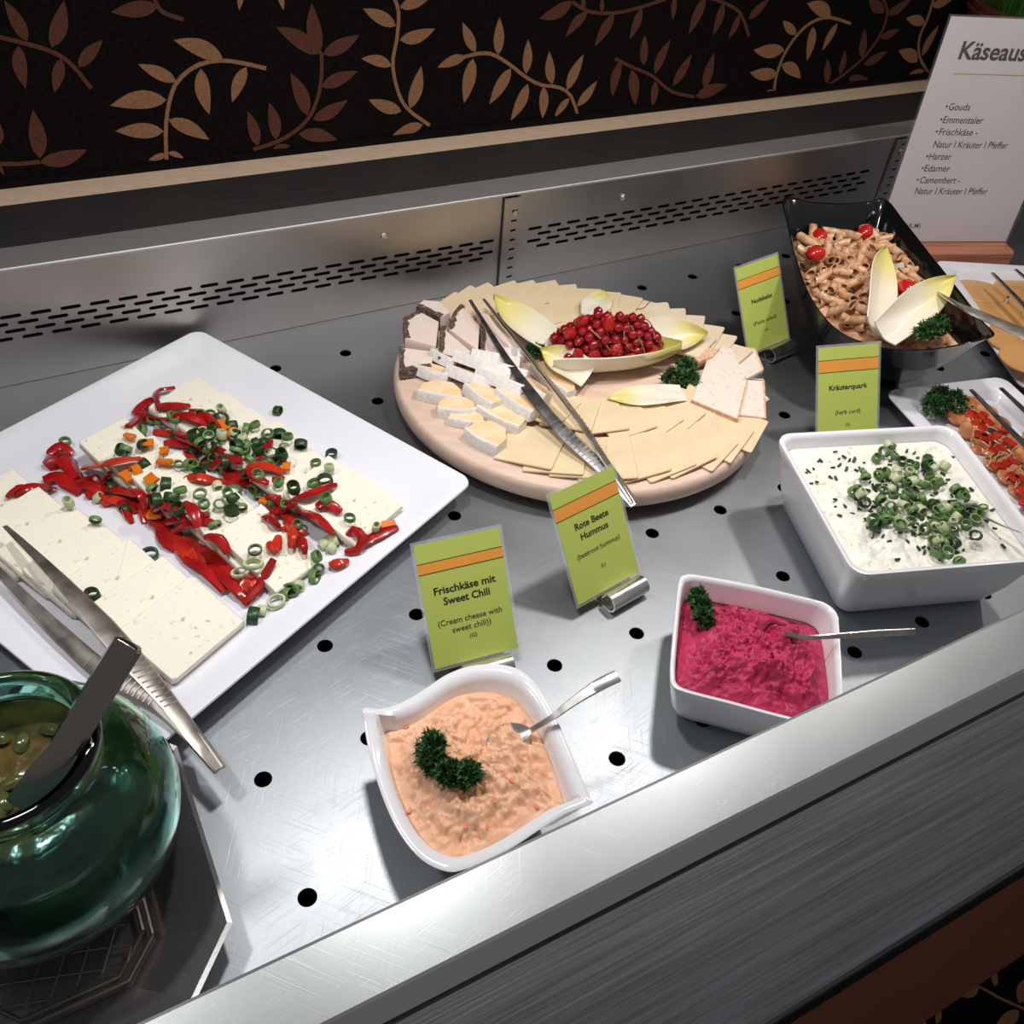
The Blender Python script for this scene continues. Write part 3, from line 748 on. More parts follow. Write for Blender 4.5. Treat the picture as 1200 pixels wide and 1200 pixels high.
# ================================================================== ROUND WOODEN CHEESE BOARD
BZ = 0.035
BC = Vector((0.4654, 0.4163, 0)); BR = 0.2006
bdir = Vector((0.84, -0.54, 0)).normalized()
BMt = frame(BC, bdir, U)
def oval(r, z, n=96): return [Vector((r * 1.045 * cos(2 * pi * k / n), r * 0.967 * sin(2 * pi * k / n), z)) for k in range(n)]
board = thing('cheese_board', 'round pale wooden board laid with assorted cheese slices and berries', 'serving board', mw=BMt)
v, f = loft([oval(BR * k, z) for k, z in ((.94, .011), (.975, .012), (.995, .016), (1.0, .021), (.998, .029), (.988, .0335), (.975, .035), (.5, .035))])
disc = make('disc', v, f, 'board_wood', board)
v, f = loft([oval(BR * .62, 0), oval(BR * .64, .001), oval(BR * .64, .0112)])
make('foot', v, f, 'board_wood', board)
SB = Surf([disc])

def on_board(px, py, lift=0.0): return SB.hit(px, py, lift)[0]

# ---- square semi-hard slices laid like shingles
def shingles(poly, n, size, label, group, m_, rev=False, yaw0=0.0, seed=1, lift=0.0004, t=.0022, aspect=1.0, cup=0.0):
    rn = random.Random(seed)
    pts = smooth_path([on_board(x, y) for x, y in poly], 60)
    L = [0]
    for i in range(1, 60): L.append(L[-1] + (pts[i] - pts[i - 1]).length)
    made = []
    for k in range(n):
        s = L[-1] * k / (n - 1); i = min(max(j for j in range(60) if L[j] <= s + 1e-9), 58)
        p = pts[i]; d = (pts[i + 1] - pts[i]); d.z = 0; d.normalize()
        step = L[-1] / (n - 1)
        rad_ = (p - BC); rad_.z = 0; rad_.normalize()
        yv = -rad_; xv = yv.cross(U)
        if xv.dot(d) < 0: xv = -xv
        ya = yaw0 + rn.uniform(-.10, .10)
        xv = Matrix.Rotation(ya, 3, 'Z') @ xv
        tilt = math.atan(t * 1.25 / step) * (-1 if rev else 1)
        sx = size * rn.uniform(.94, 1.05); sy = size * aspect * rn.uniform(.95, 1.05)
        poly2 = [(x, y + x * rn.uniform(-.02, .02)) for x, y in rrect(sx / 2, sy / 2, .002, 2)]
        vv, ff = slab(poly2, 0, t, .0004)
        xt = xv * cos(tilt) + U * sin(tilt)
        o = make('cheese_slice', vv, ff, m_, mw=frame(Vector((p.x, p.y, BZ + lift + abs(sin(tilt)) * sx / 2)), xt, U))
        tag(o, label % ORD[k], 'cheese slice', group); made.append(o)
    return made
shingles([(622, 527), (668, 538), (720, 541), (775, 536), (825, 520), (858, 503)], 10, .058, '%s yellow cheese slice from the left in the outer front ring of the board', 'outer front ring of yellow cheese slices', 'gouda', seed=2, aspect=1.1)
shingles([(640, 484), (690, 494), (745, 497), (795, 490), (832, 476)], 8, .055, '%s yellow cheese slice from the left in the inner front ring of the board', 'inner front ring of yellow cheese slices', 'gouda', seed=3, lift=.004)
shingles([(535, 368), (575, 355), (620, 351), (668, 354), (716, 361), (765, 374)], 12, .055, '%s pale yellow slice from the left along the back edge of the board', 'pale slices along the back edge', 'gouda', seed=4)
shingles([(620, 377), (660, 377), (700, 380), (745, 388)], 5, .055, '%s pale yellow slice from the left behind the red berries', 'pale slices behind the berries', 'gouda', seed=5, lift=.004)
shingles([(760, 376), (790, 385), (820, 400), (846, 420)], 6, .052, '%s cream slice from the back fanned along the right rear edge', 'cream slices at the right rear edge', 'gouda_pale', seed=6, yaw0=.6, t=.003)
shingles([(745, 395), (778, 400), (805, 412)], 4, .050, '%s cream slice fanned right beside the red berries', 'cream slices beside the berries', 'gouda_pale', seed=7, yaw0=.5, lift=.005, t=.003)

# ---- pepper-crusted wedges
def poly_piece(name, pts, z0, z1, m_, label, cat, group=None, crust=None, crust_m=None, cw=.0035, ctop=.0008, bev=.0006, tilt=None):
    W = [un(x, y, z1) for x, y in pts]
    c = sum(W, Vector((0, 0, 0))) / len(W)
    loc = [Vector((p.x - c.x, p.y - c.y)) for p in W]
    area = sum(loc[i].x * loc[(i + 1) % len(loc)].y - loc[(i + 1) % len(loc)].x * loc[i].y for i in range(len(loc)))
    idx = list(range(len(loc)))
    if area < 0: loc.reverse(); idx.reverse()
    mw = Matrix.Translation((c.x, c.y, z0))
    if tilt: mw = mw @ Matrix.Rotation(tilt[0], 4, 'X') @ Matrix.Rotation(tilt[1], 4, 'Y')
    h = z1 - z0
    if crust:
        t = thing(name, label, cat, mw=mw, group=group)
        vv, ff = slab(loc, 0, h, bev); make('body', vv, ff, m_, t)
        parts = []
        for e in crust:                                  # e = index of the edge's first traced point
            i = idx.index(e); j = idx.index((e + 1) % len(loc))
            p, q = loc[i], loc[j]
            d = (q - p).normalized(); s = Vector((-d.y, d.x))
            if s.dot(-(p + q) / 2) < 0: s = -s
            n = 7; rings = []
            for k in range(n + 1):
                a = p + (q - p) * (k / n); jw = random.uniform(.7, 1.3); o_ = -s * .0008
                rings.append([Vector((*(a + o_), -.0002)), Vector((*(a + s * cw * jw), -.0002)), Vector((*(a + s * cw * jw), h + ctop)), Vector((*(a + o_), h + ctop * .6))])
            parts.append(loft(rings))
        for vv, ff in parts: make('crust', vv, ff, crust_m, t)
        return t
    vv, ff = slab(loc, 0, h, bev)
    return tag(make(name, vv, ff, m_, mw=mw), label, cat, group)
c5 = lambda L: [(450 + x / 5.217, 330 + y / 5.217) for x, y in L]
GPW = 'pepper-crusted soft cheese pieces'
for pts, z0, z1, cr, lab in (
    ([(240, 112), (335, 118), (405, 185), (345, 215), (200, 148)], .0353, .054, [3], 'rearmost pepper-crusted white cheese piece on the round board'),
    ([(215, 180), (335, 245), (318, 398), (128, 345), (120, 225)], .0353, .050, [3, 4], 'pepper-crusted white cheese block at the left edge of the board'),
    ([(95, 400), (300, 428), (292, 520), (100, 548)], .0353, .047, [3, 2], 'lowest pepper-crusted white cheese block above the white-rind slices'),
    ([(425, 195), (470, 140), (585, 270), (575, 420), (395, 290)], .0353, .056, [0, 4], 'narrow pepper-crusted cheese wedge between the two triangular ones'),
    ([(348, 272), (582, 470), (505, 492), (335, 462)], .0353, .053, [3, 2], 'triangular white cheese wedge with pepper crust, left of the tong tips'),
    ([(592, 258), (855, 455), (700, 470), (595, 462)], .0353, .053, [3, 2], 'triangular white cheese wedge with pepper crust under the tong tips'),
    ([(560, 175), (700, 215), (820, 400), (780, 410), (600, 250)], .0353, .050, None, 'plain white soft cheese strip under the tong tips')):
    poly_piece('cheese_wedge', c5(pts), z0, z1, 'soft_cheese', lab, 'cheese', GPW, cr, 'pepper_crust', cw=.005, ctop=.001)

# ---- white-rind slices (camembert style), rind towards the viewer
CAM_S = [  # rind line start, end (crop pixels), lift, roll, depth, height
 (275, 490, 420, 560, .004, 15, .020, .011), (170, 575, 385, 640, .0, 10, .017, .011), (365, 600, 640, 705, .004, 25, .016, .012), (412, 520, 760, 645, .010, 30, .016, .012),
 (525, 515, 820, 572, .008, 30, .016, .012), (640, 570, 860, 640, .011, 25, .016, .011), (205, 720, 470, 760, .0, 0, .024, .012), (325, 830, 560, 835, .0, 0, .022, .012),
 (390, 875, 610, 900, .0, 0, .018, .009), (480, 700, 650, 825, .004, 8, .026, .012), (665, 735, 885, 880, .005, 10, .026, .012), (545, 620, 830, 738, .009, 25, .018, .012),
 (765, 650, 960, 785, .006, 18, .020, .012), (560, 815, 820, 945, .001, 0, .026, .012), (488, 960, 690, 1070, .0, 0, .030, .013), (670, 490, 830, 500, .008, 25, .014, .011), (890, 560, 1110, 745, .002, 5, .024, .012)]
LC = ['beside the lowest pepper-crusted block', 'leftmost in the upper row', 'second row, under a longer slice', 'longest in the upper row', 'at the top just below the pepper-crusted wedges', 'upper right of the pile', 'big flat one at the left of the pile',
      'small folded one low at the left', 'lowest at the left, half under others', 'middle of the pile with bright rind', 'right of the middle, near the tongs', 'centre of the second row', 'right edge of the pile next to the tongs', 'low right with a dark speck', 'lowest of the pile, lying alone in front', 'tucked under the tongs at the top', 'right of the tongs near the chicory leaf']
for k, (x0, y0, x1, y1, lift, roll, dep, hgt) in enumerate(CAM_S):
    p = on_board(450 + x0 / 5.217, 330 + y0 / 5.217, lift); q = on_board(450 + x1 / 5.217, 330 + y1 / 5.217, lift)
    x = q - p; L = x.length; x.z = 0
    t = thing('camembert_slice', 'white-rind soft cheese slice, ' + LC[k], 'cheese slice', mw=frame(p + Vector((0, 0, dep * sin(rad(roll)))), x, U) @ Matrix.Rotation(-rad(roll) * 1.25, 4, 'X'), group='white-rind soft cheese slices on the round board')
    rn = random.Random(k + 5)
    fr = [(L * u, -.0035 * sin(pi * u) + rn.uniform(-.0006, .0006)) for u in (0, .12, .25, .4, .55, .7, .85, 1)]
    back = [(L * .96, dep * .55), (L * .72, dep), (L * .3, dep * 1.02), (L * .03, dep * .6)]
    vv, ff = slab(fr + back, .0003, hgt, .0012); make('paste', vv, ff, 'camembert', t)
    rings = []
    ext = [(-.0008, dep * .4)] + fr + [(L + .0008, dep * .4)]
    for a, b in ext:
        w1 = .0028
        rings.append([Vector((a, b - .0014, .0002)), Vector((a, b + w1, .0002)), Vector((a, b + w1, hgt + .0004)), Vector((a, b + .0004, hgt + .0009)), Vector((a, b - .0012, hgt - .001))])
    vv, ff = loft(rings); make('rind', vv, ff, 'rind', t)

# ---- crumbly white slices with tan crust at the right edge
c7 = lambda L: [(740 + x / 6.667, 340 + y / 6.667) for x, y in L]
for pts, z1, cr, lab in (
    ([(560, 355), (700, 395), (770, 440), (690, 470), (590, 440)], .041, [2, 3], 'small crumbly white slice behind the others at the board edge'),
    ([(800, 440), (965, 455), (1030, 620), (905, 690), (815, 620), (785, 480)], .043, [0, 1, 4], 'upper right crumbly white slice with thin tan crust'),
    ([(905, 690), (1030, 690), (1075, 850), (1045, 870), (1040, 700)], .040, [2], 'narrow sliver of white cheese hanging at the right board edge'),
    ([(905, 700), (1035, 705), (1048, 1000), (842, 975)], .044, [2, 1], 'lower right crumbly white slice with tan crust'),
    ([(585, 560), (700, 440), (785, 455), (905, 715), (830, 1008), (470, 858)], .048, [4, 3, 0], 'largest crumbly white slice, lying beside the parsley')):
    poly_piece('crusted_cheese_slice', c7(pts), z1 - .0068, z1, 'harzer', lab, 'cheese slice', 'crumbly white slices at the right of the board', cr, 'harzer_crust', cw=.0012, ctop=.0002)
poly_piece('crusted_cheese_slice', c7([(490, 520), (560, 440), (690, 460), (640, 520), (520, 560)]), .041, .050, 'harzer_crust', 'peach coloured crumbly end piece behind the parsley', 'cheese slice', 'crumbly white slices at the right of the board')

# ---- chicory leaves
def chicory(p0, p1, wd, depth, label, rise=.006, name='chicory_leaf', up=U, bluff=.55, group=None, boat=False):
    """boat-shaped leaf from base p0 to tip p1"""
    x = p1 - p0; L = x.length; rings = []
    for i in range(17):
        u = i / 16
        wv = wd / 2 * (bluff + (1 - bluff) * min(1, u / .35)) * (max(0.0, 1 - max(0, (u - .45) / .55) ** 2.2)) + .0012
        zc = -rise * (1 - (2 * u - 1) ** 2)
        dd = depth * (.35 + .65 * sin(pi * min(1, .18 + u * .8)))
        out, inn = [], []
        for k in range(-5, 6):
            s = k / 5
            th = .0026 * (1 - .6 * abs(s))
            hs = (1 - math.sqrt(max(0, 1 - s * s * .995))) if boat else abs(s) ** 1.8
            b = Vector((L * u, wv * s, zc + dd * hs + .0006 * sin(9 * u + 5 * s)))
            out.append(b); inn.append(b + Vector((0, -s * .001, th)))
        rings.append(out + inn[::-1])
    v, f = loft(rings)
    o = make(name, v, f, 'chicory', mw=frame(p0, x, up), sharp=60)
    return tag(o, label, 'chicory leaf', group)
P = un
chicory(P(644, 430, .046), P(798, 412, .060), .056, .034, 'pale chicory leaf boat holding the red berries', rise=.011, up=Vector((.05, .05, 1)).normalized(), bluff=.75, boat=True)
chicory(P(688, 445, .048), P(633, 411, .064), .036, .014, 'curled yellow-edged chicory leaf end at the left of the berry boat', rise=.003, up=Vector((-.1, -.5, 1)).normalized(), bluff=.9)
chicory(P(664, 424, .046), P(578, 350, .062), .048, .016, 'chicory leaf pointing back left behind the tong tips', rise=.008, up=Vector((.1, -.30, 1)).normalized())
chicory(P(735, 404, .046), P(828, 394, .056), .050, .018, 'chicory leaf pointing right behind the parsley', rise=.006, up=Vector((.0, -.30, 1)).normalized())
chicory(P(800, 462, .047), P(712, 468, .047), .034, .003, 'chicory leaf tip lying flat on the front cheese slices', rise=.000, bluff=.7)
chicory(P(690, 372, .047), P(708, 343, .046), .034, .005, 'small yellow chicory tip behind the berries at the back edge', rise=.001)

# ---- berries: redcurrants and strawberries heaped in the leaf
hx = (P(782, 402, .07) - P(640, 398, .07)); hx.z = 0
HC = P(710, 408, .060); HM = frame(Vector((HC.x, HC.y, .056)), hx, U)
HA, HB, HH = hx.length / 2 * .92, .0255, .042
rn = random.Random(11)
def heap_pt(a, e, k=1.0): return HM @ Vector((HA * cos(a) * cos(e) * k, HB * sin(a) * cos(e) * k, HH * sin(e) * k))
ev, ef = [], []
for i in range(13):
    for j in range(32): ev.append(heap_pt(2 * pi * j / 32, -.3 + 1.87 * i / 12))
for i in range(12):
    for j in range(32): ef.append((i * 32 + j, i * 32 + (j + 1) % 32, (i + 1) * 32 + (j + 1) % 32, (i + 1) * 32 + j))
HEAP = Surf([]) if False else None
class HeapSurf(Surf):
    def __init__(self, v_, f_): self.t = BVHTree.FromPolygons(v_, f_)
HEAP = HeapSurf(ev, ef)
def straw_mesh():
    prof = [(0.0005, -.0125), (.0024, -.0112), (.0048, -.0065), (.0068, -.001), (.0072, .003), (.0056, .0062), (.002, .0072)]
    v, f = lathe(prof, 16)
    me = bpy.data.meshes.new('strawberry'); me.from_pydata([tuple(p) for p in v], [], f); me.polygons.foreach_set('use_smooth', [True] * len(me.polygons)); me.materials.append(MATS['strawberry']); return me
def seeds_mesh():
    parts = []
    for r_, z, n in ((.0044, -.0065, 6), (.0062, -.0032, 8), (.0072, .0003, 9), (.0072, .0038, 8)):
        for k in range(n):
            a = 2 * pi * (k + (z * 800) % 1) / n; c = Vector((r_ * cos(a), r_ * sin(a), z)); d = Vector((cos(a), sin(a), 0)); s = Vector((-sin(a), cos(a), 0))
            vv = [c + s * .0005, c + U * .0008, c - s * .0005, c - U * .0008, c + d * .0004]
            parts.append((vv, [(0, 1, 4), (1, 2, 4), (2, 3, 4), (3, 0, 4)]))
    v, f = merge(parts); me = bpy.data.meshes.new('seeds'); me.from_pydata([tuple(p) for p in v], [], f); me.materials.append(MATS['seed']); return me
SM, SE = straw_mesh(), seeds_mesh()
placed = []
SB_L = ['leftmost strawberry in the berry heap', 'strawberry near the top left of the berry heap', 'strawberry between currants at the top centre of the heap', 'strawberry in front, standing on the leaf edge', 'strawberry half hidden at the front left of the heap', 'strawberry under the pale berry stem', 'strawberry at the right end of the heap', 'strawberry low at the front right on the leaf edge', 'strawberry beside the tall currants at the back right']
for k, (x, y) in enumerate(((647, 386), (682, 378), (713, 381), (696, 417), (678, 417), (722, 410), (764, 412), (738, 421), (668, 392))):
    p, n_ = HEAP.hit(x, y, .001)
    o = link('strawberry', SM, mw=Matrix.Translation(p) @ Matrix.Rotation(pi + rn.uniform(-.5, .7), 4, 'X') @ Matrix.Rotation(rn.uniform(-.7, .7), 4, 'Y') @ Matrix.Scale(1.1, 4))
    tag(o, SB_L[k], 'strawberry', 'strawberries in the berry heap')
    s = link('seeds', SE, o); s['kind'] = 'stuff'
    placed.append((p, .0072))
def sphere_mesh(name, r, m_, n=14, calyx=False):
    prof = [(r * .05, -r)] + [(r * sin(pi * k / 9), -r * cos(pi * k / 9)) for k in range(1, 9)] + [(r * .05, r)]
    v, f = lathe(prof, n); me = bpy.data.meshes.new(name); me.from_pydata([tuple(p) for p in v], [], f)
    me.polygons.foreach_set('use_smooth', [True] * len(me.polygons)); me.materials.append(MATS[m_]); return me
CM = sphere_mesh('redcurrant', .0054, 'currant')
v, f = lathe([(.0006, 0), (.0010, .0008), (.0005, .0016)], 6); CB = bpy.data.meshes.new('blossom_end'); CB.from_pydata([tuple(p) for p in v], [], f); CB.materials.append(MATS['ink'])
n = 0; tries = 0
while n < 150 and tries < 14000:
    tries += 1
    if tries < 10000:
        x, y = rn.uniform(637, 782), rn.uniform(352, 428); h = HEAP.t.ray_cast(CAM, ray(x, y))
        if h[0] is None: continue
        p = h[0] + ray(x, y) * rn.uniform(-.004, .012)
    else: p = heap_pt(rn.uniform(0, 6.28), rn.uniform(0, 1.5), .96)
    if p.z < .057 or any((p - q).length < (.0038 + r_) for q, r_ in placed): continue
    o = link('redcurrant', CM, mw=Matrix.Translation(p) @ Matrix.Rotation(rn.uniform(0, 6.28), 4, (rn.random(), rn.random(), 1)) @ Matrix.Scale(rn.uniform(.9, 1.12), 4))
    tag(o, 'glossy redcurrant in the berry heap on the chicory leaf', 'redcurrant', 'redcurrants heaped on the chicory leaf')
    link('blossom_end', CB, o, loc=(0, 0, .0052))
    placed.append((p, .0048)); n += 1
# the clusters standing up at the back (left and right peaks)
for k in range(60):
    x, y = ((688, 364), (744, 372))[k % 2]; x += rn.uniform(-20, 20); y += rn.uniform(0, 14)
    h = HEAP.t.ray_cast(CAM, ray(x, y))
    if h[0] is None: continue
    p = h[0] + Vector((0, 0, rn.uniform(.005, .009)))
    if any((p - q).length < (.0042 + r_) for q, r_ in placed): continue
    o = link('redcurrant', CM, mw=Matrix.Translation(p)); link('blossom_end', CB, o, loc=(0, 0, .0052)); placed.append((p, .0044))
    tag(o, 'glossy redcurrant in the berry heap on the chicory leaf', 'redcurrant', 'redcurrants heaped on the chicory leaf')
c6 = lambda x, y: (580 + x / 5.4545, 330 + y / 5.4545)
for k, (pts, z, lab) in enumerate((
    ([(610, 305), (690, 380), (745, 455)], .004, 'pale straight berry stem across the front of the heap'),
    ([(855, 265), (825, 330), (850, 420), (905, 448)], .006, 'looped berry stem hanging at the right of the heap'),
    ([(870, 280), (935, 390), (960, 470)], .006, 'long berry stem running down the right of the heap'),
    ([(900, 178), (950, 168), (988, 130)], .008, 'dark berry stem sticking out at the back right'),
    ([(935, 275), (965, 240), (1008, 290), (1020, 365)], .010, 'dark arched berry stem at the right end'),
    ([(1035, 380), (1060, 400), (1082, 440)], .006, 'short dark berry stem above the leaf tip'))):
    P0 = []
    for (a, b) in pts:
        h = HEAP.t.ray_cast(CAM, ray(*c6(a, b)))
        P0.append(h[0] - ray(*c6(a, b)) * z if h[0] is not None else un(*c6(a, b), .085 if k in (3, 4) else .066))
    ps = smooth_path(P0, 14); o_ = ps[0]
    v, f = tube([p - o_ for p in ps], .0007 if k != 0 else .0011, 6)
    tag(make('berry_stem', v, f, 'stem_red' if k in (3, 4) else 'stalk' if k == 2 else 'stem_red', loc=o_), lab, 'berry stem', 'stems in the berry heap')

# ---- parsley
def parsley(c, sx, sy, sz, n, label, rotz=0, seed=1, leaf=.0065, lobes=3, tilt=0.0, stem=None):
    rn = random.Random(seed)
    t = thing('parsley_sprig', label, 'parsley', mw=Matrix.Translation(c) @ Matrix.Rotation(rotz, 4, 'Z') @ Matrix.Rotation(tilt, 4, 'X'))
    cs = [Vector(((k - (lobes - 1) / 2) * 2 * sx / max(lobes, 1) * .85, rn.uniform(-.4, .4) * sy, rn.uniform(.25, .5) * sz)) for k in range(lobes)]
    V, F = [], []
    for k in range(n):
        q = rn.choice(cs); rx = sx / lobes * 1.25
        a = rn.uniform(0, 2 * pi); e = rn.uniform(-.35, 1.45)
        d = Vector((cos(a) * cos(e), sin(a) * cos(e), sin(e)))
        p = q + Vector((d.x * rx, d.y * sy * .75, d.z * sz * .62)) * rn.uniform(.55, 1.05)
        if p.z < .0005: p.z = .0005 + rn.uniform(0, .002)
        d = (d + Vector((rn.gauss(0, .5), rn.gauss(0, .5), rn.gauss(0, .4)))).normalized()
        s = d.cross(Vector((rn.gauss(0, 1), rn.gauss(0, 1), rn.gauss(0, 1)))).normalized(); nn = d.cross(s)
        L = leaf * rn.uniform(.6, 1.2); b = len(V)
        V += [p - d * L * .3, p + s * L * .55 + d * L * .25 + nn * L * .2, p + s * L * .16 + d * L * .28, p + d * L * .85 - nn * L * .2, p - s * L * .16 + d * L * .28, p - s * L * .55 + d * L * .25 + nn * L * .2]
        F += [(b, b + 1, b + 2), (b, b + 2, b + 4), (b + 2, b + 3, b + 4), (b, b + 4, b + 5)]
    o = make('foliage', V, F, 'parsley', t, smooth=False); o['kind'] = 'stuff'
    v, f = tube(smooth_path([cs[0] * .5, Vector((0, 0, .003)), cs[-1] * .6], 8), .0008, 6)
    make('stalk', v, f, 'stalk', t)
    return t
parsley(on_board(800, 449, .003), .024, .017, .020, 700, 'dark green parsley bunch between berry boat and crumbly white slices', rotz=.5, seed=2)
parsley(on_board(628, 416, .006), .013, .009, .012, 260, 'small parsley tuft left of the berry boat', rotz=-.5, seed=3)
v, f = box(-.0022, .0022, -.0008, .0008, 0, .0012)
tag(make('herb_fleck', v, f, 'chive', loc=on_board(802, 481, .007)), 'tiny dark herb fleck on the front cheese slices', 'herb fleck')

# ---- tongs across the board
tl = un(742, 592, .042)
aL = [un(742, 593, .042), un(724, 570, .046), un(700, 543, .050), un(662, 508, .055), un(624, 463, .060), un(588, 412, .064), un(551, 352, .066)]
aR = [un(744, 590, .042), un(728, 566, .047), un(706, 535, .053), un(684, 500, .060), un(654, 460, .066), un(614, 410, .069), un(567, 351, .070)]
tweezers('long slim steel serving tongs lying across the round cheese board', tl,
         [(aL, [.007, .013, .014, .015, .013, .008, .004], Vector((-.15, -.3, 1)).normalized()), (aR, [.012, .012, .012, .011, .010, .007, .004], Vector((.5, -.2, 1)).normalized())])

# ================================================================== NAME CARDS AND THEIR HOLDERS
CW, CH = .074, .105
def card(x, y, z, yaw, tilt, lines, stripe, label, hold, name='name_card'):
    u = Vector((cos(yaw), sin(yaw), 0)); b = Vector((-sin(yaw), cos(yaw), 0)); vv_ = b * sin(tilt) + U * cos(tilt); nn = u.cross(vv_)
    M = Matrix(((u.x, vv_.x, nn.x, x), (u.y, vv_.y, nn.y, y), (u.z, vv_.z, nn.z, z), (0, 0, 0, 1)))
    t = thing(name, label, 'name card', mw=M)
    v, f = box(-CW / 2, CW / 2, 0, CH, -.0003, .0003); pp = make('paper', v, f, 'green_paper', t, smooth=False)
    s0, s1 = CH * (1 - stripe[1]), CH * (1 - stripe[0])
    v, f = box(-CW / 2, CW / 2, s0, s1, .0003, .00042); st = make('stripe', v, f, 'orange_paper', t, smooth=False); st['label'] = 'orange band'
    for s in (s0, s1):
        v, f = box(-CW / 2, CW / 2, s - .0003, s + .0003, .0003, .00048); make('rule', v, f, 'ink', t, smooth=False)
    e = .0026
    for a0, a1, b0, b1 in ((-CW / 2 - e, -CW / 2, -e, CH + e), (CW / 2, CW / 2 + e, -e, CH + e), (-CW / 2, CW / 2, -e, 0), (-CW / 2, CW / 2, CH, CH + e)):
        v, f = box(a0, a1, b0, b1, -.0004, .0004); make('laminate_margin', v, f, 'film', t, smooth=False)
    for txt, fv, wf, hh, bold in lines:
        lettering(txt, wf * CW, hh, (0, CH * (1 - fv)), pp, bold=bold, z=.00045)
    if hold:                                       # curled steel clip in front of the card's foot
        hx_, hw, hl = hold
        o = Vector((x, y, 0)) + u * hx_
        H = frame(o, u, U)
        th = thing('card_holder', hl, 'card holder', mw=H)
        # curled sheet: back foot, rising behind the card, rolled over in front of it (y local = away from viewer)
        prof = []
        for k in range(15):
            a = rad(-80 + 330 * k / 14); prof.append((-.0105 + .0092 * cos(a + pi * .5 + .35), .0098 + .0092 * sin(a + pi * .5 + .35)))
        inner = [((a + .0105) * .84 - .0105, (c - .0098) * .84 + .0098) for a, c in prof]
        ring = prof + inner[::-1]
        v, f = loft([[Vector((sx * hw / 2, a, c)) for a, c in ring] for sx in (-1, 1)])
        make('roll', v, f, 'steel', th, sharp=30)
        v, f = box(-hw / 2, hw / 2, -.006, .030, 0, .0012); make('foot', v, f, 'steel', th, smooth=False)
        bk = math.tan(tilt)
        v, f = loft([[Vector((sx * hw / 2, a, c)) for a, c in ((.004, .0010), (.0052, .0010), (.0052 + .028 * bk, .0270), (.004 + .028 * bk, .0270))] for sx in (-1, 1)]); make('back_rest', v, f, 'steel', th, smooth=False)
    return t
card(.1921, .1251, .015, -.1156, .6463, [('Frischkäse mit', .395, .73, .0088, True), ('Sweet Chili', .487, .55, .0088, True), ('(Cream cheese with', .655, .76, .0070, False), ('sweet chili))', .728, .46, .0070, False), ('(G)', .805, .085, .0048, False)], (.155, .24),
     'green name card for cream cheese with sweet chili, behind its bowl', (.006, .043, 'curled steel card holder behind the cream cheese bowl'))
card(.3371, .1463, .015, .1632, .5771, [('Rote Beete', .357, .53, .0088, True), ('Hummus', .457, .43, .0088, True), ('(beetroot hummus)', .61, .68, .0068, False), ('(L)', .775, .07, .0046, False)], (.13, .245),
     'green name card for beetroot hummus, standing alone on the tray', (.012, .043, 'curled steel card holder in the middle of the tray'))
card(.7369, .4062, .015, .1494, .5249, [('Nudelsalat', .43, .50, .0076, True), ('(Pasta salad)', .685, .56, .0066, False), ('(A)', .80, .09, .0046, False)], (.14, .24),
     'green name card for pasta salad beside the black bowl', (.014, .043, 'curled steel card holder beside the black bowl'))
kp = (un(957, 408, .104) + un(1032, 402, .104)) / 2; kd = un(1032, 402, .104) - un(957, 408, .104); kyaw = math.atan2(kd.y, kd.x); kt = .56
kb = Vector((-sin(kyaw), cos(kyaw), 0))
card(kp.x - kb.x * CH * sin(kt), kp.y - kb.y * CH * sin(kt), .015, kyaw, kt, [('Kräuterquark', .425, .64, .0078, True), ('(herb curd)', .685, .42, .0068, False), ('(G)', .82, .08, .0046, False)], (.135, .26),
     'green name card for herb curd behind the large white bowl', (.0, .043, 'curled steel card holder hidden low behind the large white bowl'))

# ================================================================== LOFTED BOWLS
def bowl(name, rim, prof_out, prof_in, m_, label, cat='bowl', base_c=None, part='shell'):
    """rim: closed outline (world, z = rim height); profiles: (scale about centroid, fraction of height)"""
    c = sum(rim, Vector((0, 0, 0))) / len(rim); c = Vector((c.x, c.y, 0)) if base_c is None else base_c
    t = thing(name, label, cat, c)
    rel = [p - c for p in rim]
    def ring(k, hfrac, dz=0.0, shift=0.0):
        return [Vector((p.x * k, p.y * k, p.z * hfrac + dz)) for p in rel]
    rings = [ring(k, h) for k, h in prof_out] + [ring(k, h) for k, h in prof_in]
    v, f = loft(rings)
    o = make(part, v, f, m_, t, sharp=50)
    return t, o, c, rel

def mound(name, rel, c, k_edge, z_edge, fn, m_, label, cat, rings=60, group=None, zk=None):
    """food filling: concentric rings from the bowl wall to the middle; fn(u, p) gives extra height"""
    R_ = []
    for i in range(rings):
        u = i / (rings - 1); k = k_edge * (1 - u) + .004
        r = []
        for p in rel:
            q = Vector((p.x * k, p.y * k)); r.append(Vector((q.x, q.y, (z_edge(u) if zk is None else p.z * zk * (1 - u) + z_edge(u) * u) + fn(u, q))))
        R_.append(r)
    low = [Vector((p.x * k_edge * .97, p.y * k_edge * .97, (z_edge(0) if zk is None else p.z * zk) - .004)) for p in rel]
    v, f = loft([low] + R_, False, True)
    o = make(name, v, f, m_, loc=c, sharp=180)
    return tag(o, label, cat, group), o

def fbm(x, y, s, o=0.0, oct_=4): return noise.fractal(Vector((x * s + o, y * s - o, o)), 0.9, 2.0, oct_)
def rid(x, y, s, o=0.0): return 1 - abs(noise.noise(Vector((x * s + o, y * s, o)))) * 2

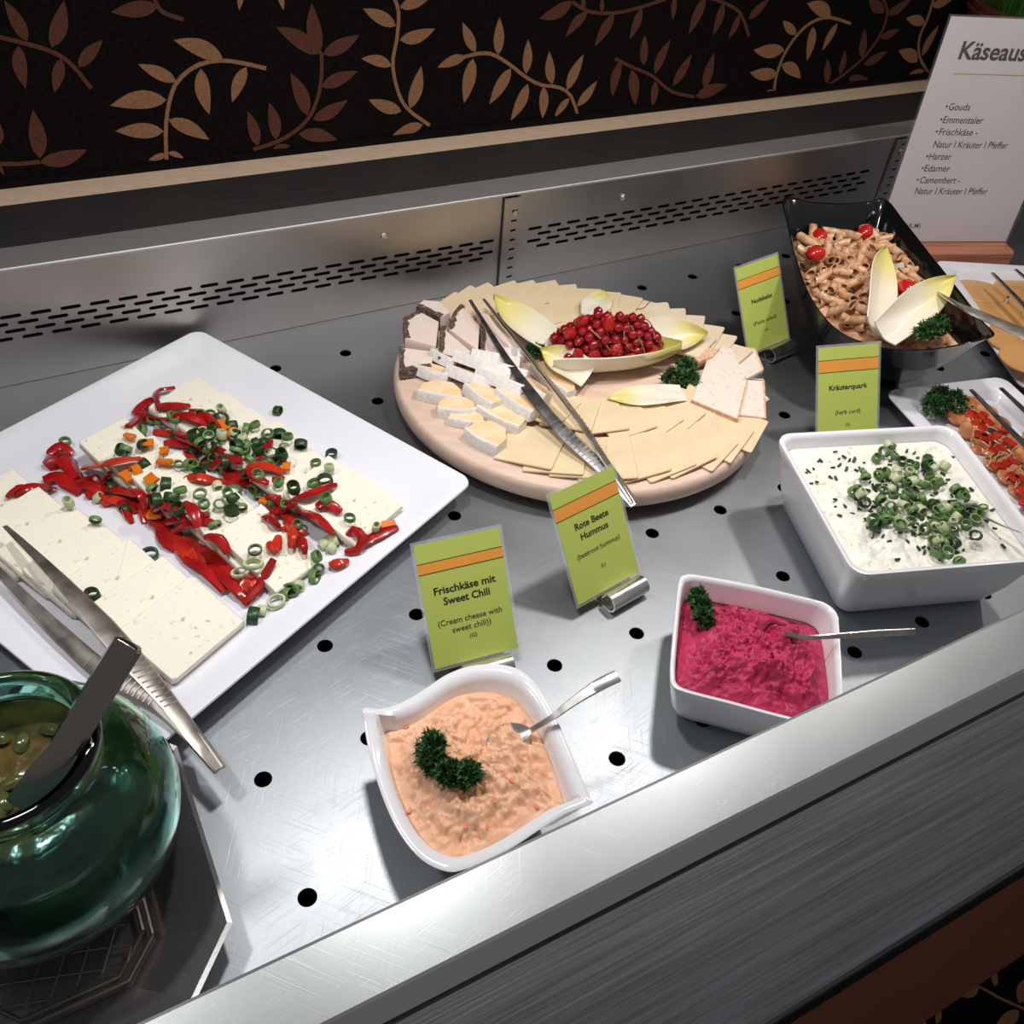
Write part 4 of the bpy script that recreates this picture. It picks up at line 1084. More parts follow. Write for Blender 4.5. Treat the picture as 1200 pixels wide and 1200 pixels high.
# ---- wavy white bowl with chili cream cheese
fr = [(160, 178, .066), (235, 178, .062), (330, 148, .059), (420, 94, .058), (505, 38, .059), (600, 3, .060), (700, -6, .061), (785, 8, .062), (850, 48, .061), (912, 125, .060), (962, 222, .059), (1010, 335, .059), (1055, 440, .060), (1100, 545, .064), (1103, 572, .064), (1000, 612, .061), (900, 672, .059),
      (790, 745, .058), (680, 805, .058), (590, 840, .059), (510, 852, .060), (410, 808, .059), (330, 722, .058), (270, 615, .058), (222, 490, .058), (188, 370, .059), (163, 240, .063)]
rim = smooth_closed([un(380 + x / 3.529, 780 + y / 3.529, z) for x, y, z in fr], 300)[::-1]
fb, fo, fc, frel = bowl('wavy_bowl', rim, [(.50, 0), (.60, .0), (.63, .02), (.76, .30), (.90, .72), (.975, .95), (.995, .985)], [(1.0, 1.0), (.985, 1.012), (.93, 1.0), (.875, .975), (.845, .90), (.77, .6), (.6, .25), (.3, .15)], 'porcelain', 'wavy square white bowl filled with pale orange cream cheese')
def f_cc(u, q): return min(1, u * 6) * (.0060 * fbm(q.x, q.y, 48, 1.3) + .0032 * fbm(q.x, q.y, 130, 4.0) - .0028 * max(0, rid(q.x + .01 * noise.noise(Vector((q.x * 60, q.y * 60, 2))), q.y, 70, 2.0) - .6) * 2.5) + .012 * min(1, u * 2.0) - .004 * math.exp(-((q.x - .02) ** 2 + (q.y - .03) ** 2) / .0003)
_, ccm = mound('cream_cheese', frel, fc, .815, lambda u: .046, f_cc, 'cream_cheese', 'pale orange cream cheese spread with chili flecks in the wavy bowl', 'spread')
CC = Surf([ccm])
parsley(CC.hit(506, 885, .002)[0], .015, .013, .013, 420, 'left parsley tuft on the cream cheese', rotz=1.0, seed=7, lobes=2)
parsley(CC.hit(537, 908, .002)[0], .015, .012, .013, 420, 'right parsley tuft on the cream cheese', rotz=-.4, seed=8, lobes=2)
rn = random.Random(4)
for k, (x, y, a) in enumerate(((476, 852, .4), (545, 968, 1.2), (570, 970, .2), (580, 938, 1.0), (632, 850, .3), (560, 980, 2.0), (480, 950, .6), (512, 1000, .3), (600, 915, 1.9), (628, 945, 2.2))):
    p, nn = CC.hit(x, y, .0004); v, f = slab(rrect(.0022, .0012, .0008, 2), 0, .0006)
    tag(make('chili_fleck', v, f, 'chili_fleck', mw=Matrix.Translation(p) @ Matrix.Rotation(a, 4, 'Z')), 'small red chili fleck in the cream cheese', 'chili fleck', 'chili flecks in the cream cheese')

def spoon(label, path, widths, up=U, thick=.0016, name='spoon', bowl_part=None, m_='steel', cat='spoon'):
    o = path[-1].copy()
    t = thing(name, label, cat, o)
    n = 24; ps = [p - o for p in smooth_path(path, n)]
    v, f = ribbon(ps, interp(widths, n), thick, up); make('handle', v, f, m_, t)
    if bowl_part:
        c, L, W, dirv = bowl_part
        rings = []
        for k in range(11):
            u = k / 10; wv = W / 2 * sin(pi * (.04 + .92 * u)) ** .7
            rings.append([Vector((L * (u - .5), wv * s, .006 * (abs(s) ** 2 - 1) * sin(pi * (.05 + .9 * u)) + dz)) for s, dz in ((-1, 0), (-.5, 0), (0, 0), (.5, 0), (1, 0), (.5, .0009), (0, .0009), (-.5, .0009))])
        v, f = loft(rings)
        make('bowl', v, f, m_, t, mw=Matrix.Translation(-o) @ frame(c, dirv, up))
    return t
h0 = CC.hit(612, 862, -.002)[0]
spoon('steel teaspoon stuck in the pale orange cream cheese', [un(724, 792, .083), un(700, 804, .082), un(672, 822, .076), un(645, 842, .067), h0], [.010, .0098, .007, .005, .0045], up=Vector((-.4, -.2, 1)).normalized(), bowl_part=(CC.hit(596, 863, -.0055)[0], .034, .020, Vector((-1, .1, 0))))

# ---- small square bowl with beetroot hummus
bt = [(265, 143, 0), (330, 143, 0), (600, 192, 0), (900, 262, 0), (985, 290, 0), (1035, 340, 0), (1047, 420, 0), (1058, 600, 0), (1066, 830, 0), (1050, 900, 0), (990, 915, 0), (760, 865, 0), (500, 795, 0), (270, 735, 0), (205, 700, 0), (192, 640, 0), (200, 500, 0), (225, 250, 0), (240, 165, 0)]
rim = smooth_closed([un(740 + x / 4.286, 640 + y / 4.286, .058) for x, y, _ in bt], 300)[::-1]
bb, bo, bc, brel = bowl('square_bowl', rim, [(.45, 0), (.66, 0), (.72, .03), (.80, .14), (.90, .42), (.975, .85), (.995, .97)], [(.992, 1.0), (.975, 1.004), (.945, .99), (.925, .93), (.88, .6), (.78, .25), (.4, .12)], 'porcelain', 'small square white bowl of pink beetroot hummus')
def f_bt(u, q):
    w_ = min(1, u * 4)
    return w_ * (.0095 * fbm(q.x, q.y, 42, 7.0) + .0040 * fbm(q.x, q.y, 120, 2.0) + .0016 * fbm(q.x, q.y, 330, 3.0, 3)) + .022 * min(1, u * 1.6) ** .8 - .16 * max(-.02, min(.06, q.x * .62 + q.y * .78))
_, btm = mound('beetroot_hummus', brel, bc, .888, lambda u: .041, f_bt, 'beet', 'lumpy magenta beetroot hummus in the small square bowl', 'spread', rings=70)
BT = Surf([btm])
parsley(BT.hit(817, 716, .004)[0], .019, .010, .012, 420, 'upright parsley sprig in the corner of the hummus bowl', rotz=1.35, seed=9)
spoon('steel teaspoon with its thin handle edge-on in the beetroot hummus', [un(1072, 740, .070), un(1030, 742, .070), un(985, 745, .068), un(945, 747, .064), BT.hit(920, 742, .002)[0]], [.0055, .006, .005, .004, .004], up=Vector((0.5, -.75, .35)).normalized(), bowl_part=(BT.hit(905, 740, .001)[0], .034, .020, Vector((-1, .35, .1))))

# ---- large square bowl with herb quark
QZ = .080
TL, TR, NR = un(907, 508, QZ), un(1116, 497, QZ), un(1001, 676, QZ)
FR = TR + NR - TL
qc = (TL + TR + NR + FR) / 4
qx = (TR - TL + FR - NR) / 2; qy = (TL - NR + TR - FR) / 2
a_, b_ = qx.length / 2, qy.length / 2
rim = []
for x, y in rrect(.5, .5, .085, 9): rim.append(Vector((qc.x, qc.y, QZ)) + qx * x + qy * y)
dense = []
for i in range(len(rim)):                                    # points along the straight sides too
    p, q = rim[i], rim[(i + 1) % len(rim)]; m_ = max(1, int((q - p).length / .0028))
    for k in range(m_): dense.append(p + (q - p) * (k / m_))
qb, qo, qcc, qrel = bowl('large_square_bowl', dense, [(.5, 0), (.70, 0), (.755, .02), (.80, .09), (.88, .40), (.965, .85), (.995, .975)], [(.99, 1.0), (.97, 1.004), (.945, .99), (.93, .95), (.90, .75), (.8, .3), (.4, .15)], 'porcelain', 'large square white bowl of herb quark topped with spring onion')
def f_q(u, q): return min(1, u * 6) * (.0030 * fbm(q.x, q.y, 40, 3.0) + .0016 * fbm(q.x, q.y, 150, 8.0)) + .004 * min(1, u * 2)
_, qm = mound('herb_quark', qrel, qcc, .908, lambda u: .066, f_q, 'quark', 'creamy white herb quark in the large square bowl', 'spread', rings=40)
QS = Surf([qm])
rn = random.Random(31)
v, f = tube([Vector((0, 0, 0)), Vector((.0015, 0, 0)), Vector((.0042, .0002, 0))], .0011, 7)
CHM = bpy.data.meshes.new('chive_bit'); CHM.from_pydata([tuple(p) for p in v], [], f); CHM.materials.append(MATS['chive'])
gch = 'dark chive bits scattered on the herb quark'
n = 0
while n < 230:
    x, y = rn.gauss(1060, 48), rn.gauss(583, 30)
    y += (x - 1056) * .28
    if not (945 < x < 1185 and 528 < y < 660): continue
    p, nn = QS.hit(x, y, .0009)
    o = link('chive_bit', CHM, mw=Matrix.Translation(p) @ Matrix.Rotation(rn.uniform(0, 6.28), 4, 'Z') @ Matrix.Rotation(rn.uniform(-.6, .6), 4, 'Y') @ Matrix.Scale(rn.uniform(.8, 1.25), 4))
    tag(o, 'tiny dark green chive bit on the herb quark', 'chive', gch); n += 1
for k, (x, y) in enumerate([(1043, 524), (1046, 536), (1065, 552), (1072, 548), (1083, 545), (1090, 548), (1104, 550), (1040, 556), (1045, 563), (1052, 562), (1060, 565), (1070, 562), (1097, 566), (1100, 560), (1047, 583), (1030, 583), (1032, 600), (1022, 610), (1035, 611), (1045, 600), (1072, 600), (1075, 592), (1090, 590), (1100, 594), (1108, 598), (1085, 622), (1095, 614), (1098, 608),
                             (1116, 618), (1132, 618), (1118, 608), (1142, 612), (1150, 600), (1108, 622), (1110, 630), (1122, 656), (1110, 650), (1095, 635), (1105, 637), (1056, 590), (1062, 580), (1122, 575), (1130, 585), (1140, 596), (1126, 600), (1066, 612), (1052, 613), (1080, 570), (1010, 555), (1002, 572), (1006, 582), (1038, 530)]):
    for dx, dy in ((0, 0), (rn.uniform(-14, 14), rn.uniform(-9, 9))):
        onion(x + dx, y + dy, .003 + .004 * rn.random(), rn, 'green spring onion ring heaped on the herb quark', 'spring onion rings on the herb quark', kind=rn.choice((0, 0, 0, 1, 2, 2, 3)), surf=QS, scale=1.2)
spoon('steel spoon handle lying in the herb quark at the right', [un(1235, 640, .092), un(1200, 626, .088), un(1170, 614, .080), QS.hit(1140, 598, .001)[0]], [.008, .007, .005, .004], up=Vector((.3, .6, .5)).normalized(), bowl_part=(QS.hit(1122, 588, -.002)[0], .04, .024, Vector((-1, .5, 0))))

# ================================================================== BLACK BOWL OF PASTA SALAD
pb = [(918, 232, .125), (950, 236, .119), (985, 238, .118), (1015, 236, .120), (1038, 233, .122), (1060, 259, .119), (1090, 297, .116), (1125, 341, .115), (1152, 376, .117), (1166, 392, .119), (1150, 399, .114), (1115, 407, .104), (1080, 411, .096), (1050, 410, .092), (1018, 404, .092), (988, 392, .094), (965, 372, .098), (946, 343, .104), (932, 305, .110), (923, 266, .118)]
rim = smooth_closed([un(x, y, z) for x, y, z in pb], 120)
area = sum(rim[i].x * rim[(i + 1) % 120].y - rim[(i + 1) % 120].x * rim[i].y for i in range(120))
if area < 0: rim = rim[::-1]
pc = sum(rim, Vector((0, 0, 0))) / len(rim)
pbw, po, pcc, prel = bowl('boat_bowl', rim, [(.30, 0), (.42, 0), (.47, .02), (.62, .22), (.80, .58), (.94, .90), (.99, .985)], [(.998, 1.0), (.985, 1.004), (.97, .99), (.90, .84), (.74, .5), (.5, .2), (.25, .12)], 'black_gloss', 'black boat-shaped bowl with raised corners full of pasta salad', base_c=Vector((pc.x + .004, pc.y - .01, 0)))
def f_p(u, q): return .006 * fbm(q.x, q.y, 40, 5.0) * min(1, u * 4) + .006 * min(1, u * 2.2)
_, pm = mound('pasta_sauce_bed', prel, pcc, .80, lambda u: .068, f_p, 'penne', 'bed of dressed pasta under the loose tubes in the black bowl', 'pasta', rings=20, zk=.66)
PS = Surf([pm])
def penne_mesh(seed):
    rn = random.Random(seed); L = .030 * rn.uniform(.85, 1.1); r = .0053; n = 14; rings = []
    for rr_, flip in ((r, 0), (r * .78, 1)):
        seq = (0, .25, .5, .75, 1) if not flip else (1, .75, .5, .25, 0)
        for u in seq:
            ring = []
            for k in range(n):
                a = 2 * pi * k / n; ridge = 1 + (.05 if (k % 2 and not flip) else 0)
                slant = (r * cos(a)) * (.8 if u in (0, 1) else .4)
                ring.append(Vector((L * (u - .5) + slant, rr_ * ridge * sin(a), rr_ * ridge * cos(a) + .0016 * sin(pi * u))))
            rings.append(ring)
    rings.append(rings[0])
    v, f = loft(rings, False, False)
    me = bpy.data.meshes.new('penne_tube'); me.from_pydata([tuple(p) for p in v], [], f); me.polygons.foreach_set('use_smooth', [True] * len(me.polygons)); me.set_sharp_from_angle(angle=rad(45)); me.materials.append(MATS['penne']); return me
PEN = [penne_mesh(k) for k in range(4)]
def herb_mesh(seed):
    rn = random.Random(seed); parts = []
    for k in range(12):
        a = rn.uniform(0, 6.28); x = rn.uniform(-.011, .011); c = Vector((x, .0056 * sin(a), .0056 * cos(a) + .001)); s = rn.uniform(.0006, .0013)
        d = Vector((0, sin(a), cos(a)))
        parts.append(([c + Vector((s, 0, 0)), c + Vector((0, s * cos(a), -s * sin(a))), c - Vector((s, 0, 0)), c + d * .0005], [(0, 1, 3), (1, 2, 3), (0, 3, 2)]))
    v, f = merge(parts); me = bpy.data.meshes.new('herbs'); me.from_pydata([tuple(p) for p in v], [], f); me.materials.append(MATS['chive']); return me
HRB = [herb_mesh(k) for k in range(4)]
rn = random.Random(77)
poly = [(938, 272), (952, 260), (985, 264), (1018, 264), (1040, 280), (1062, 302), (1080, 322), (1078, 345), (1062, 392), (1030, 398), (998, 390), (974, 374), (957, 346), (945, 312)]
def inside(x, y, pl):
    c = False
    for i in range(len(pl)):
        (x0, y0), (x1, y1) = pl[i], pl[i - 1]
        if (y0 > y) != (y1 > y) and x < (x1 - x0) * (y - y0) / (y1 - y0) + x0: c = not c
    return c
pl_ = []; tries = 0
gpn = 'penne tubes in the black bowl'
layers = ((.003, .0130, 999), (.0100, .0135, 999), (.0165, .0185, 999))
for lift, mind, cap in layers:
    cur = []; tries = 0
    while tries < 900:
        tries += 1
        x, y = rn.uniform(925, 1100), rn.uniform(250, 400)
        if not inside(x, y, poly): continue
        p = PS.hit(x, y)[0] + Vector((0, 0, lift))
        if any((p - q).length < mind for q in cur): continue
        cur.append(p); k = rn.randrange(4)
        o = link('penne_tube', PEN[k], mw=Matrix.Translation(p) @ Matrix.Rotation(rn.uniform(0, 6.28), 4, 'Z') @ Matrix.Rotation(rn.gauss(0, .35), 4, 'Y') @ Matrix.Rotation(rn.uniform(0, 6.28), 4, 'X') @ Matrix.Scale(rn.uniform(.85, 1.0), 4))
        tag(o, 'herb-speckled penne tube in the black pasta bowl', 'pasta', gpn)
        if lift > .004:
            h = link('herb_specks', HRB[k], o); h['kind'] = 'stuff'
for x, y in ((1098, 404), (1060, 394), (1108, 398)):
    o = link('penne_tube', PEN[0], mw=Matrix.Translation(un(x, y, .078)) @ Matrix.Rotation(rn.uniform(0, 6), 4, 'Z')); tag(o, 'herb-speckled penne tube in the black pasta bowl', 'pasta', gpn)
v, f = lathe([(.0004, .0085), (.0045, .0078), (.0085, .004), (.0097, 0), (.0085, -.004), (.0045, -.0078), (.0004, -.0085)], 18)
TOM = bpy.data.meshes.new('cherry_tomato'); TOM.from_pydata([tuple(p) for p in v], [], f); TOM.polygons.foreach_set('use_smooth', [True] * len(TOM.polygons)); TOM.materials.append(MATS['tomato'])
for x, y, a, lab in ((960, 277, .9, 'cherry tomato at the upper left of the pasta'), (1015, 272, .3, 'cherry tomato at the back of the pasta'), (956, 297, .2, 'cherry tomato half sunk at the left of the pasta'), (1063, 338, 1.2, 'cherry tomato beside the serving spoon'), (1066, 350, .4, 'lower cherry tomato between chicory leaves')):
    p = PS.hit(x, y)[0]
    p = un(x, y, max(p.z, .066) + .029)
    tag(link('cherry_tomato', TOM, mw=Matrix.Translation(p) @ Matrix.Rotation(a, 4, 'Z') @ Matrix.Diagonal((1.5, 1.15, 1.1, 1))), lab, 'tomato', 'cherry tomatoes in the pasta salad')
chicory(un(1022, 388, .098), un(1035, 291, .120), .046, .012, 'upright chicory leaf with yellow tip standing in the pasta', rise=.003, up=Vector((-.10, -.75, .6)).normalized(), bluff=.8)
chicory(un(1032, 394, .098), un(1117, 325, .126), .042, .010, 'chicory leaf leaning right over the edge of the pasta', rise=.004, up=Vector((-.35, -.6, .8)).normalized(), bluff=.8)
parsley(un(1090, 392, .098), .028, .016, .018, 620, 'parsley sprig at the front corner of the pasta bowl', rotz=.2, seed=12, lobes=2)
spoon('large steel serving spoon with its handle over the bowl corner', [un(1260, 425, .150), un(1205, 394, .145), un(1160, 374, .138), un(1125, 358, .132), un(1098, 342, .112)], [.028, .024, .018, .013, .011], up=Vector((0, -.5, 1)).normalized(), thick=.003, bowl_part=(un(1066, 322, .088), .058, .040, Vector((-1, .6, 0))), m_='dark_steel', name='serving_spoon')

# ================================================================== PLATTERS AT THE RIGHT
def platter(name, c, xdir, L, W, h, label, rim_w=.022):
    t = thing(name, label, 'platter', mw=frame(Vector((c.x, c.y, 0)), xdir, U))
    def rr3(k, z, r): return [Vector((x, y, z)) for x, y in rrect(L / 2 - k, W / 2 - k, r, 6)]
    v, f = loft([rr3(.035, 0, .012), rr3(.030, 0, .012), rr3(.012, h * .55, .014), rr3(.001, h * .82, .015), rr3(0, h * .92, .015), rr3(.001, h, .015), rr3(rim_w * .8, h * .97, .012), rr3(rim_w, h * .9, .012), rr3(rim_w + .005, h * .45, .012), rr3(rim_w + .02, h * .42, .008)])
    o = make('dish', v, f, 'plate_white', t, sharp=50); return t, o
z = .022
A1, A2, A3 = un(1094, 306, z), un(1197, 453, z), un(1200, 308, z)
ydir = (A1 - A2); W1 = ydir.length; ydir.normalize(); xd = Vector((ydir.y, -ydir.x, 0))
L1 = .34
_, pl1 = platter('white_platter', A2 + ydir * W1 / 2 + xd * L1 / 2, xd, L1, W1 * 1.02, z, 'white rectangular platter of round smoked cheese slices at the right edge')
S1 = Surf([pl1])
def disc_slice(px, py, r, t, lift, m_, label, cat, group, surf, tilt=(0, 0), name='round_cheese_slice', ov=1.0):
    p, _ = surf.hit(px, py); n = 28
    poly = [(r * cos(2 * pi * k / n), r * ov * sin(2 * pi * k / n)) for k in range(n)]
    v, f = slab(poly, 0, t, .0005)
    o = make(name, v, f, m_, mw=Matrix.Translation((p.x, p.y, p.z + lift)) @ Matrix.Rotation(tilt[0], 4, 'X') @ Matrix.Rotation(tilt[1], 4, 'Y'))
    return tag(o, label, cat, group)
for k, (x, y, lf) in enumerate(((1146, 344, .002), (1160, 368, .0055), (1172, 388, .009), (1186, 412, .0125), (1200, 436, .016), (1196, 342, .002), (1212, 364, .0055), (1226, 386, .009), (1240, 410, .0125))):
    disc_slice(x, y, .037, .0028, lf, 'smoked', '%s round orange-tan cheese slice from the back in the %s row' % (ORD[k % 5], 'left' if k < 5 else 'right'), 'cheese slice', 'round orange-tan cheese slices', S1, tilt=(-.10, .02))
tw1 = un(1290, 470, .060)
tweezers('slim steel tongs lying over the round cheese slices', tw1,
         [([un(1290, 470, .060), un(1250, 418, .056), un(1205, 364, .050), un(1163, 320, .044)], [.012, .013, .009, .005], U), ([un(1291, 469, .060), un(1262, 400, .058), un(1225, 348, .054), un(1190, 316, .048)], [.012, .013, .009, .005], U)], ridged=False)

B1, B2, B3 = un(1036, 457, z), un(1076, 500, z), un(1172, 441, z)
xd2 = (B3 - B1); W2 = xd2.length * 1.03; xd2.z = 0; xd2.normalize(); yd2 = Vector((-xd2.y, xd2.x, 0))
L2 = .26
_, pl2 = platter('white_platter', B1 + xd2 * W2 / 2 - yd2 * L2 / 2, xd2, W2, L2, z, 'white rectangular platter of marinated cheese with red pepper behind the large bowl')
S2 = Surf([pl2])
rn = random.Random(5)
k = 0
for row in range(9):
    for cidx in range(3):
        x = 1112 + row * 15 + cidx * 30 - 6; y = 476 + row * 17 - cidx * 6 + rn.uniform(-2, 2)
        if x > 1260 or (cidx == 2 and row < 3): continue
        disc_slice(x, y, .0165, .0035, .002 + .0022 * (row % 3) + .001 * cidx, 'harz_orange', '%s marinated orange-brown cheese slice from the back in the %s column' % (ORD[row], ('left', 'middle', 'right')[cidx]), 'cheese slice', 'marinated orange-brown cheese slices', S2, tilt=(rn.uniform(.0, .2), rn.uniform(-.15, .15)), name='marinated_cheese_slice', ov=.8); k += 1
for x, y in ((1137, 487), (1145, 490), (1152, 488), (1143, 498), (1150, 503), (1158, 497), (1156, 515), (1149, 511), (1166, 513), (1171, 527), (1163, 529), (1178, 545), (1186, 543), (1170, 548), (1186, 560), (1194, 562), (1195, 576), (1200, 590), (1182, 520), (1176, 505)):
    p, _ = S2.hit(x, y, .010); v, f = slab([(a, b + rn.uniform(-.001, .001)) for a, b in rrect(.007 * rn.uniform(.7, 1.2), .005, .002, 2)], 0, .004, .001)
    tag(make('pepper_dice', v, f, 'bright_pepper', mw=Matrix.Translation(p) @ Matrix.Rotation(rn.uniform(0, 6), 4, 'Z')), 'bright red pepper piece on the marinated cheese', 'pepper', 'red pepper pieces on the marinated cheese')
for kk in range(34):
    x, y = rn.uniform(1130, 1200), 0; y = 480 + (x - 1130) * 1.1 + rn.uniform(-10, 20); a = rn.uniform(0, 3)
    ps = [S2.hit(x + d * 12 * cos(a), y + d * 12 * sin(a) - 3 * (1 - d * d), .012)[0] for d in (-1, -.5, 0, .5, 1)]; o_ = ps[0]
    v, f = tube([p - o_ for p in smooth_path(ps, 10)], .0008, 6)
    tag(make('onion_sliver', v, f, 'onion_sliver', loc=o_), 'thin glazed onion sliver on the marinated cheese', 'onion', 'onion slivers on the marinated cheese')
parsley(S2.hit(1100, 478, .006)[0], .030, .020, .022, 800, 'thick parsley bunch on the platter behind the large bowl', rotz=-.1, seed=14)
tw2 = un(1290, 590, .060)
tweezers('slim steel tongs lying over the marinated cheese', tw2,
         [([un(1290, 590, .060), un(1245, 560, .056), un(1195, 515, .048), un(1138, 457, .038)], [.012, .013, .009, .005], U), ([un(1291, 589, .060), un(1265, 548, .058), un(1220, 500, .052), un(1173, 455, .040)], [.012, .013, .009, .005], U)], ridged=False)

# ================================================================== MENU SIGN
sx, sy, syaw, stilt = 1.1439, .5116, -.3349, .0602
SW, SH = .21, .297
u = Vector((cos(syaw), sin(syaw), 0)); b = Vector((-sin(syaw), cos(syaw), 0)); vv_ = b * sin(stilt) + U * cos(stilt); nn = u.cross(vv_)
so = Vector((sx, sy, .0315))
SGN = Matrix(((u.x, vv_.x, nn.x, so.x), (u.y, vv_.y, nn.y, so.y), (u.z, vv_.z, nn.z, so.z), (0, 0, 0, 1)))
sign = thing('menu_sign', 'white cheese menu sheet in a clear holder on a wooden foot', 'menu sign', mw=SGN)
v, f = box(-SW / 2, SW / 2, 0, SH, -.0003, .0003); sheet = make('sheet', v, f, 'white_paper', sign, smooth=False)
for zz0, zz1 in ((.0012, .0028), (-.0028, -.0012)):
    v, f = box(-SW / 2 - .002, SW / 2 + .002, -.004, SH + .002, zz0, zz1); make('acrylic_pane', v, f, 'acrylic', sign, smooth=False)
v, f = loft([[Vector((x, y_, z_)) for y_, z_ in ((-.030, -.030), (-.030, .028), (-.006, .028), (-.002, .024), (-.002, -.026), (-.006, -.030))] for x in (-.105, .105)])
make('wooden_foot', v, f, 'base_wood', sign, smooth=False, mw=Matrix.Rotation(stilt, 4, 'X'))
def sloc(px, py): return SGN.inverted() @ unp(px, py, so, nn)
c4 = lambda x, y: (1020 + x / 3.75, y / 3.75)
for txt, x0, x1, yb, h in (('Gouda', 345, 440, 470, .0125), ('Emmentaler', 320, 497, 527, .0125), ('Frischkäse -', 303, 473, 580, .0125), ('Natur I Kräuter I Pfeffer', 278, 605, 635, .0125), ('Harzer', 258, 355, 688, .0125), ('Edamer', 238, 350, 740, .0125), ('Camembert -', 218, 395, 792, .0125), ('Natur I Kräuter I Pfeffer', 197, 515, 840, .0125), ('(A,G,K,M)', 110, 220, 992, .009)):
    a = sloc(*c4(x0, yb)); e = sloc(*c4(x1, yb))
    lettering(txt, (e - a).x, h * 1.05, (a.x, a.y), sheet, align='L', z=.0005)
for x0, yb in ((335, 467), (311, 524), (291, 577), (249, 686), (229, 738), (208, 789)):
    a = sloc(*c4(x0, yb)); v, f = box(-.0013, .0013, -.0013, .0013, 0, .0002); make('bullet', v, f, 'ink', sheet, loc=(a.x, a.y, .0004), smooth=False)
a = sloc(*c4(395, 225)); e = sloc(*c4(655, 225))
lettering('Käseauswahl', (e - a).x * 11 / 6.1, .030, (a.x, a.y), sheet, bold=True, align='L', z=.0005)
a = sloc(*c4(365, 323)); v, f = box(0, SW / 2 - .012 - a.x, -.0006, .0006, 0, .0002); make('rule', v, f, 'olive_ink', sheet, loc=(a.x, a.y, .0004), smooth=False)

# ================================================================== BASKET OF GREENS ON THE BACK LEDGE
bp = uny(1190, 12, .768)
bx_, by_ = bp.x + .03, .768
zl = .1285 + bsl(bx_ - .1)
bas = thing('wicker_basket', 'red-brown wicker basket on the back ledge behind the menu sign', 'basket', (bx_, by_, zl))
hb = bp.z - zl + .004
v, f = lathe([(.060, 0), (.075, .004), (.085, hb * .5), (.088, hb), (.082, hb), (.078, hb * .5), (.06, .010), (.01, .010)], 40); make('body', v, f, 'basket_cane', bas)
for k in range(5):
    zz = hb * (k + .5) / 5; r0 = .078 + .011 * (k / 4)
    v, f = tube([Vector(((r0 + .002 * (i % 2)) * cos(2 * pi * i / 40), (r0 + .002 * (i % 2)) * sin(2 * pi * i / 40), zz + .004 * (i % 2))) for i in range(41)], .003, 6); make('weave', v, f, 'basket_cane', bas)
V, F = [], []; rn = random.Random(3)
for k in range(700):
    a = rn.uniform(0, 6.28); r0 = .07 * math.sqrt(rn.random()); p = Vector((r0 * cos(a), r0 * sin(a), 0)); h = rn.uniform(.5, .95) * (hb + .05); le = Vector((rn.gauss(0, .012) + .1 * p.x, rn.gauss(0, .012) + .1 * p.y, h)); s = Vector((-sin(a), cos(a), 0)) * .0013; b0 = len(V)
    V += [p - s, p + s, p + le * .6 + s, p + le * .6 - s, p + le]; F += [(b0, b0 + 1, b0 + 2, b0 + 3), (b0 + 3, b0 + 2, b0 + 4)]
g = make('grass_bundle', V, F, 'grass', loc=(bx_, by_, zl + .0105), smooth=False)
tag(g, 'dense bright green grass filling the wicker basket', 'grass', kind='stuff')

# ================================================================== GREEN GLASS JAR ON ITS DARK TRAY
JT = thing('jar_tray', 'dark octagonal metal tray with raised rim and wire mesh under the jar', 'tray', (-.150, .083, 0))
def octa(x0, x1, y0, y1, c, z): return [Vector((x + .150, y - .083, z)) for x, y in ((x1, y0 + c), (x1, y1 - c), (x1 - c * .9, y1), (x0 + c * .9, y1), (x0, y1 - c), (x0, y0 + c), (x0 + c * .9, y0), (x1 - c * .9, y0))]
v, f = loft([octa(-.205, -.095, -.010, .150, .022, .0), octa(-.205, -.095, -.010, .150, .022, .002), octa(-.252, -.0525, -.042, .172, .036, .025), octa(-.254, -.0505, -.044, .174, .037, .027), octa(-.251, -.0535, -.041, .171, .036, .0265), octa(-.205, -.098, -.008, .148, .022, .0045)])
make('pan', v, f, 'tray_dark', JT, smooth=False)
for k in range(2):
    o_ = octa(-.205 + k * .005, -.0985 - k * .005, -.006 + k * .005, .146 - k * .005, .022, .0100); v, f = tube(o_ + [o_[0]], .0014, 6); make('ridge', v, f, 'wire', JT)
def clip_line(p, d):
    lo, hi = -1, 1; ts = []
    for k in range(-200, 201):
        q = p + d * (k * .001)
        if -.192 < q.x < -.112 and .004 < q.y < .136: ts.append(k * .001)
    return (ts[0], ts[-1]) if len(ts) > 3 else None
for fam, d in enumerate((Vector((.95, -.30, 0)).normalized(), Vector((.45, .9, 0)).normalized())):
    nrm = Vector((-d.y, d.x, 0))
    for k in range(-9, 10):
        p = Vector((-.152, .085, 0)) + nrm * (k * .0135); c = clip_line(p, d)
        if not c: continue
        a, e = p + d * c[0], p + d * c[1]
        v, f = tube([Vector((q.x + .150, q.y - .083, .0102 + .0006 * fam)) for q in (a, (a + e) / 2, e)], .0007, 6); make('mesh_wire', v, f, 'wire', JT)
JX, JY, JB = -.143, .091, .0122
jar = thing('glass_jar', 'bulbous green glass jar of pickled greens at the lower left', 'jar', (JX, JY, JB))
po_ = [(.030, .0), (.048, .0), (.060, .004), (.077, .022), (.087, .045), (.0895, .066), (.086, .085), (.076, .104), (.064, .116), (.0545, .122), (.052, .127), (.0545, .131), (.0562, .136), (.0558, .141), (.0525, .1445), (.0485, .144)]
pi_ = [(.0455, .140), (.0445, .134), (.0450, .126), (.0485, .1195), (.060, .112), (.0725, .100), (.0825, .083), (.0858, .066), (.0834, .046), (.0737, .0245), (.057, .0085), (.046, .005), (.01, .005)]
v, f = lathe(po_ + pi_, 72); make('glass', v, f, 'green_glass', jar, sharp=80)
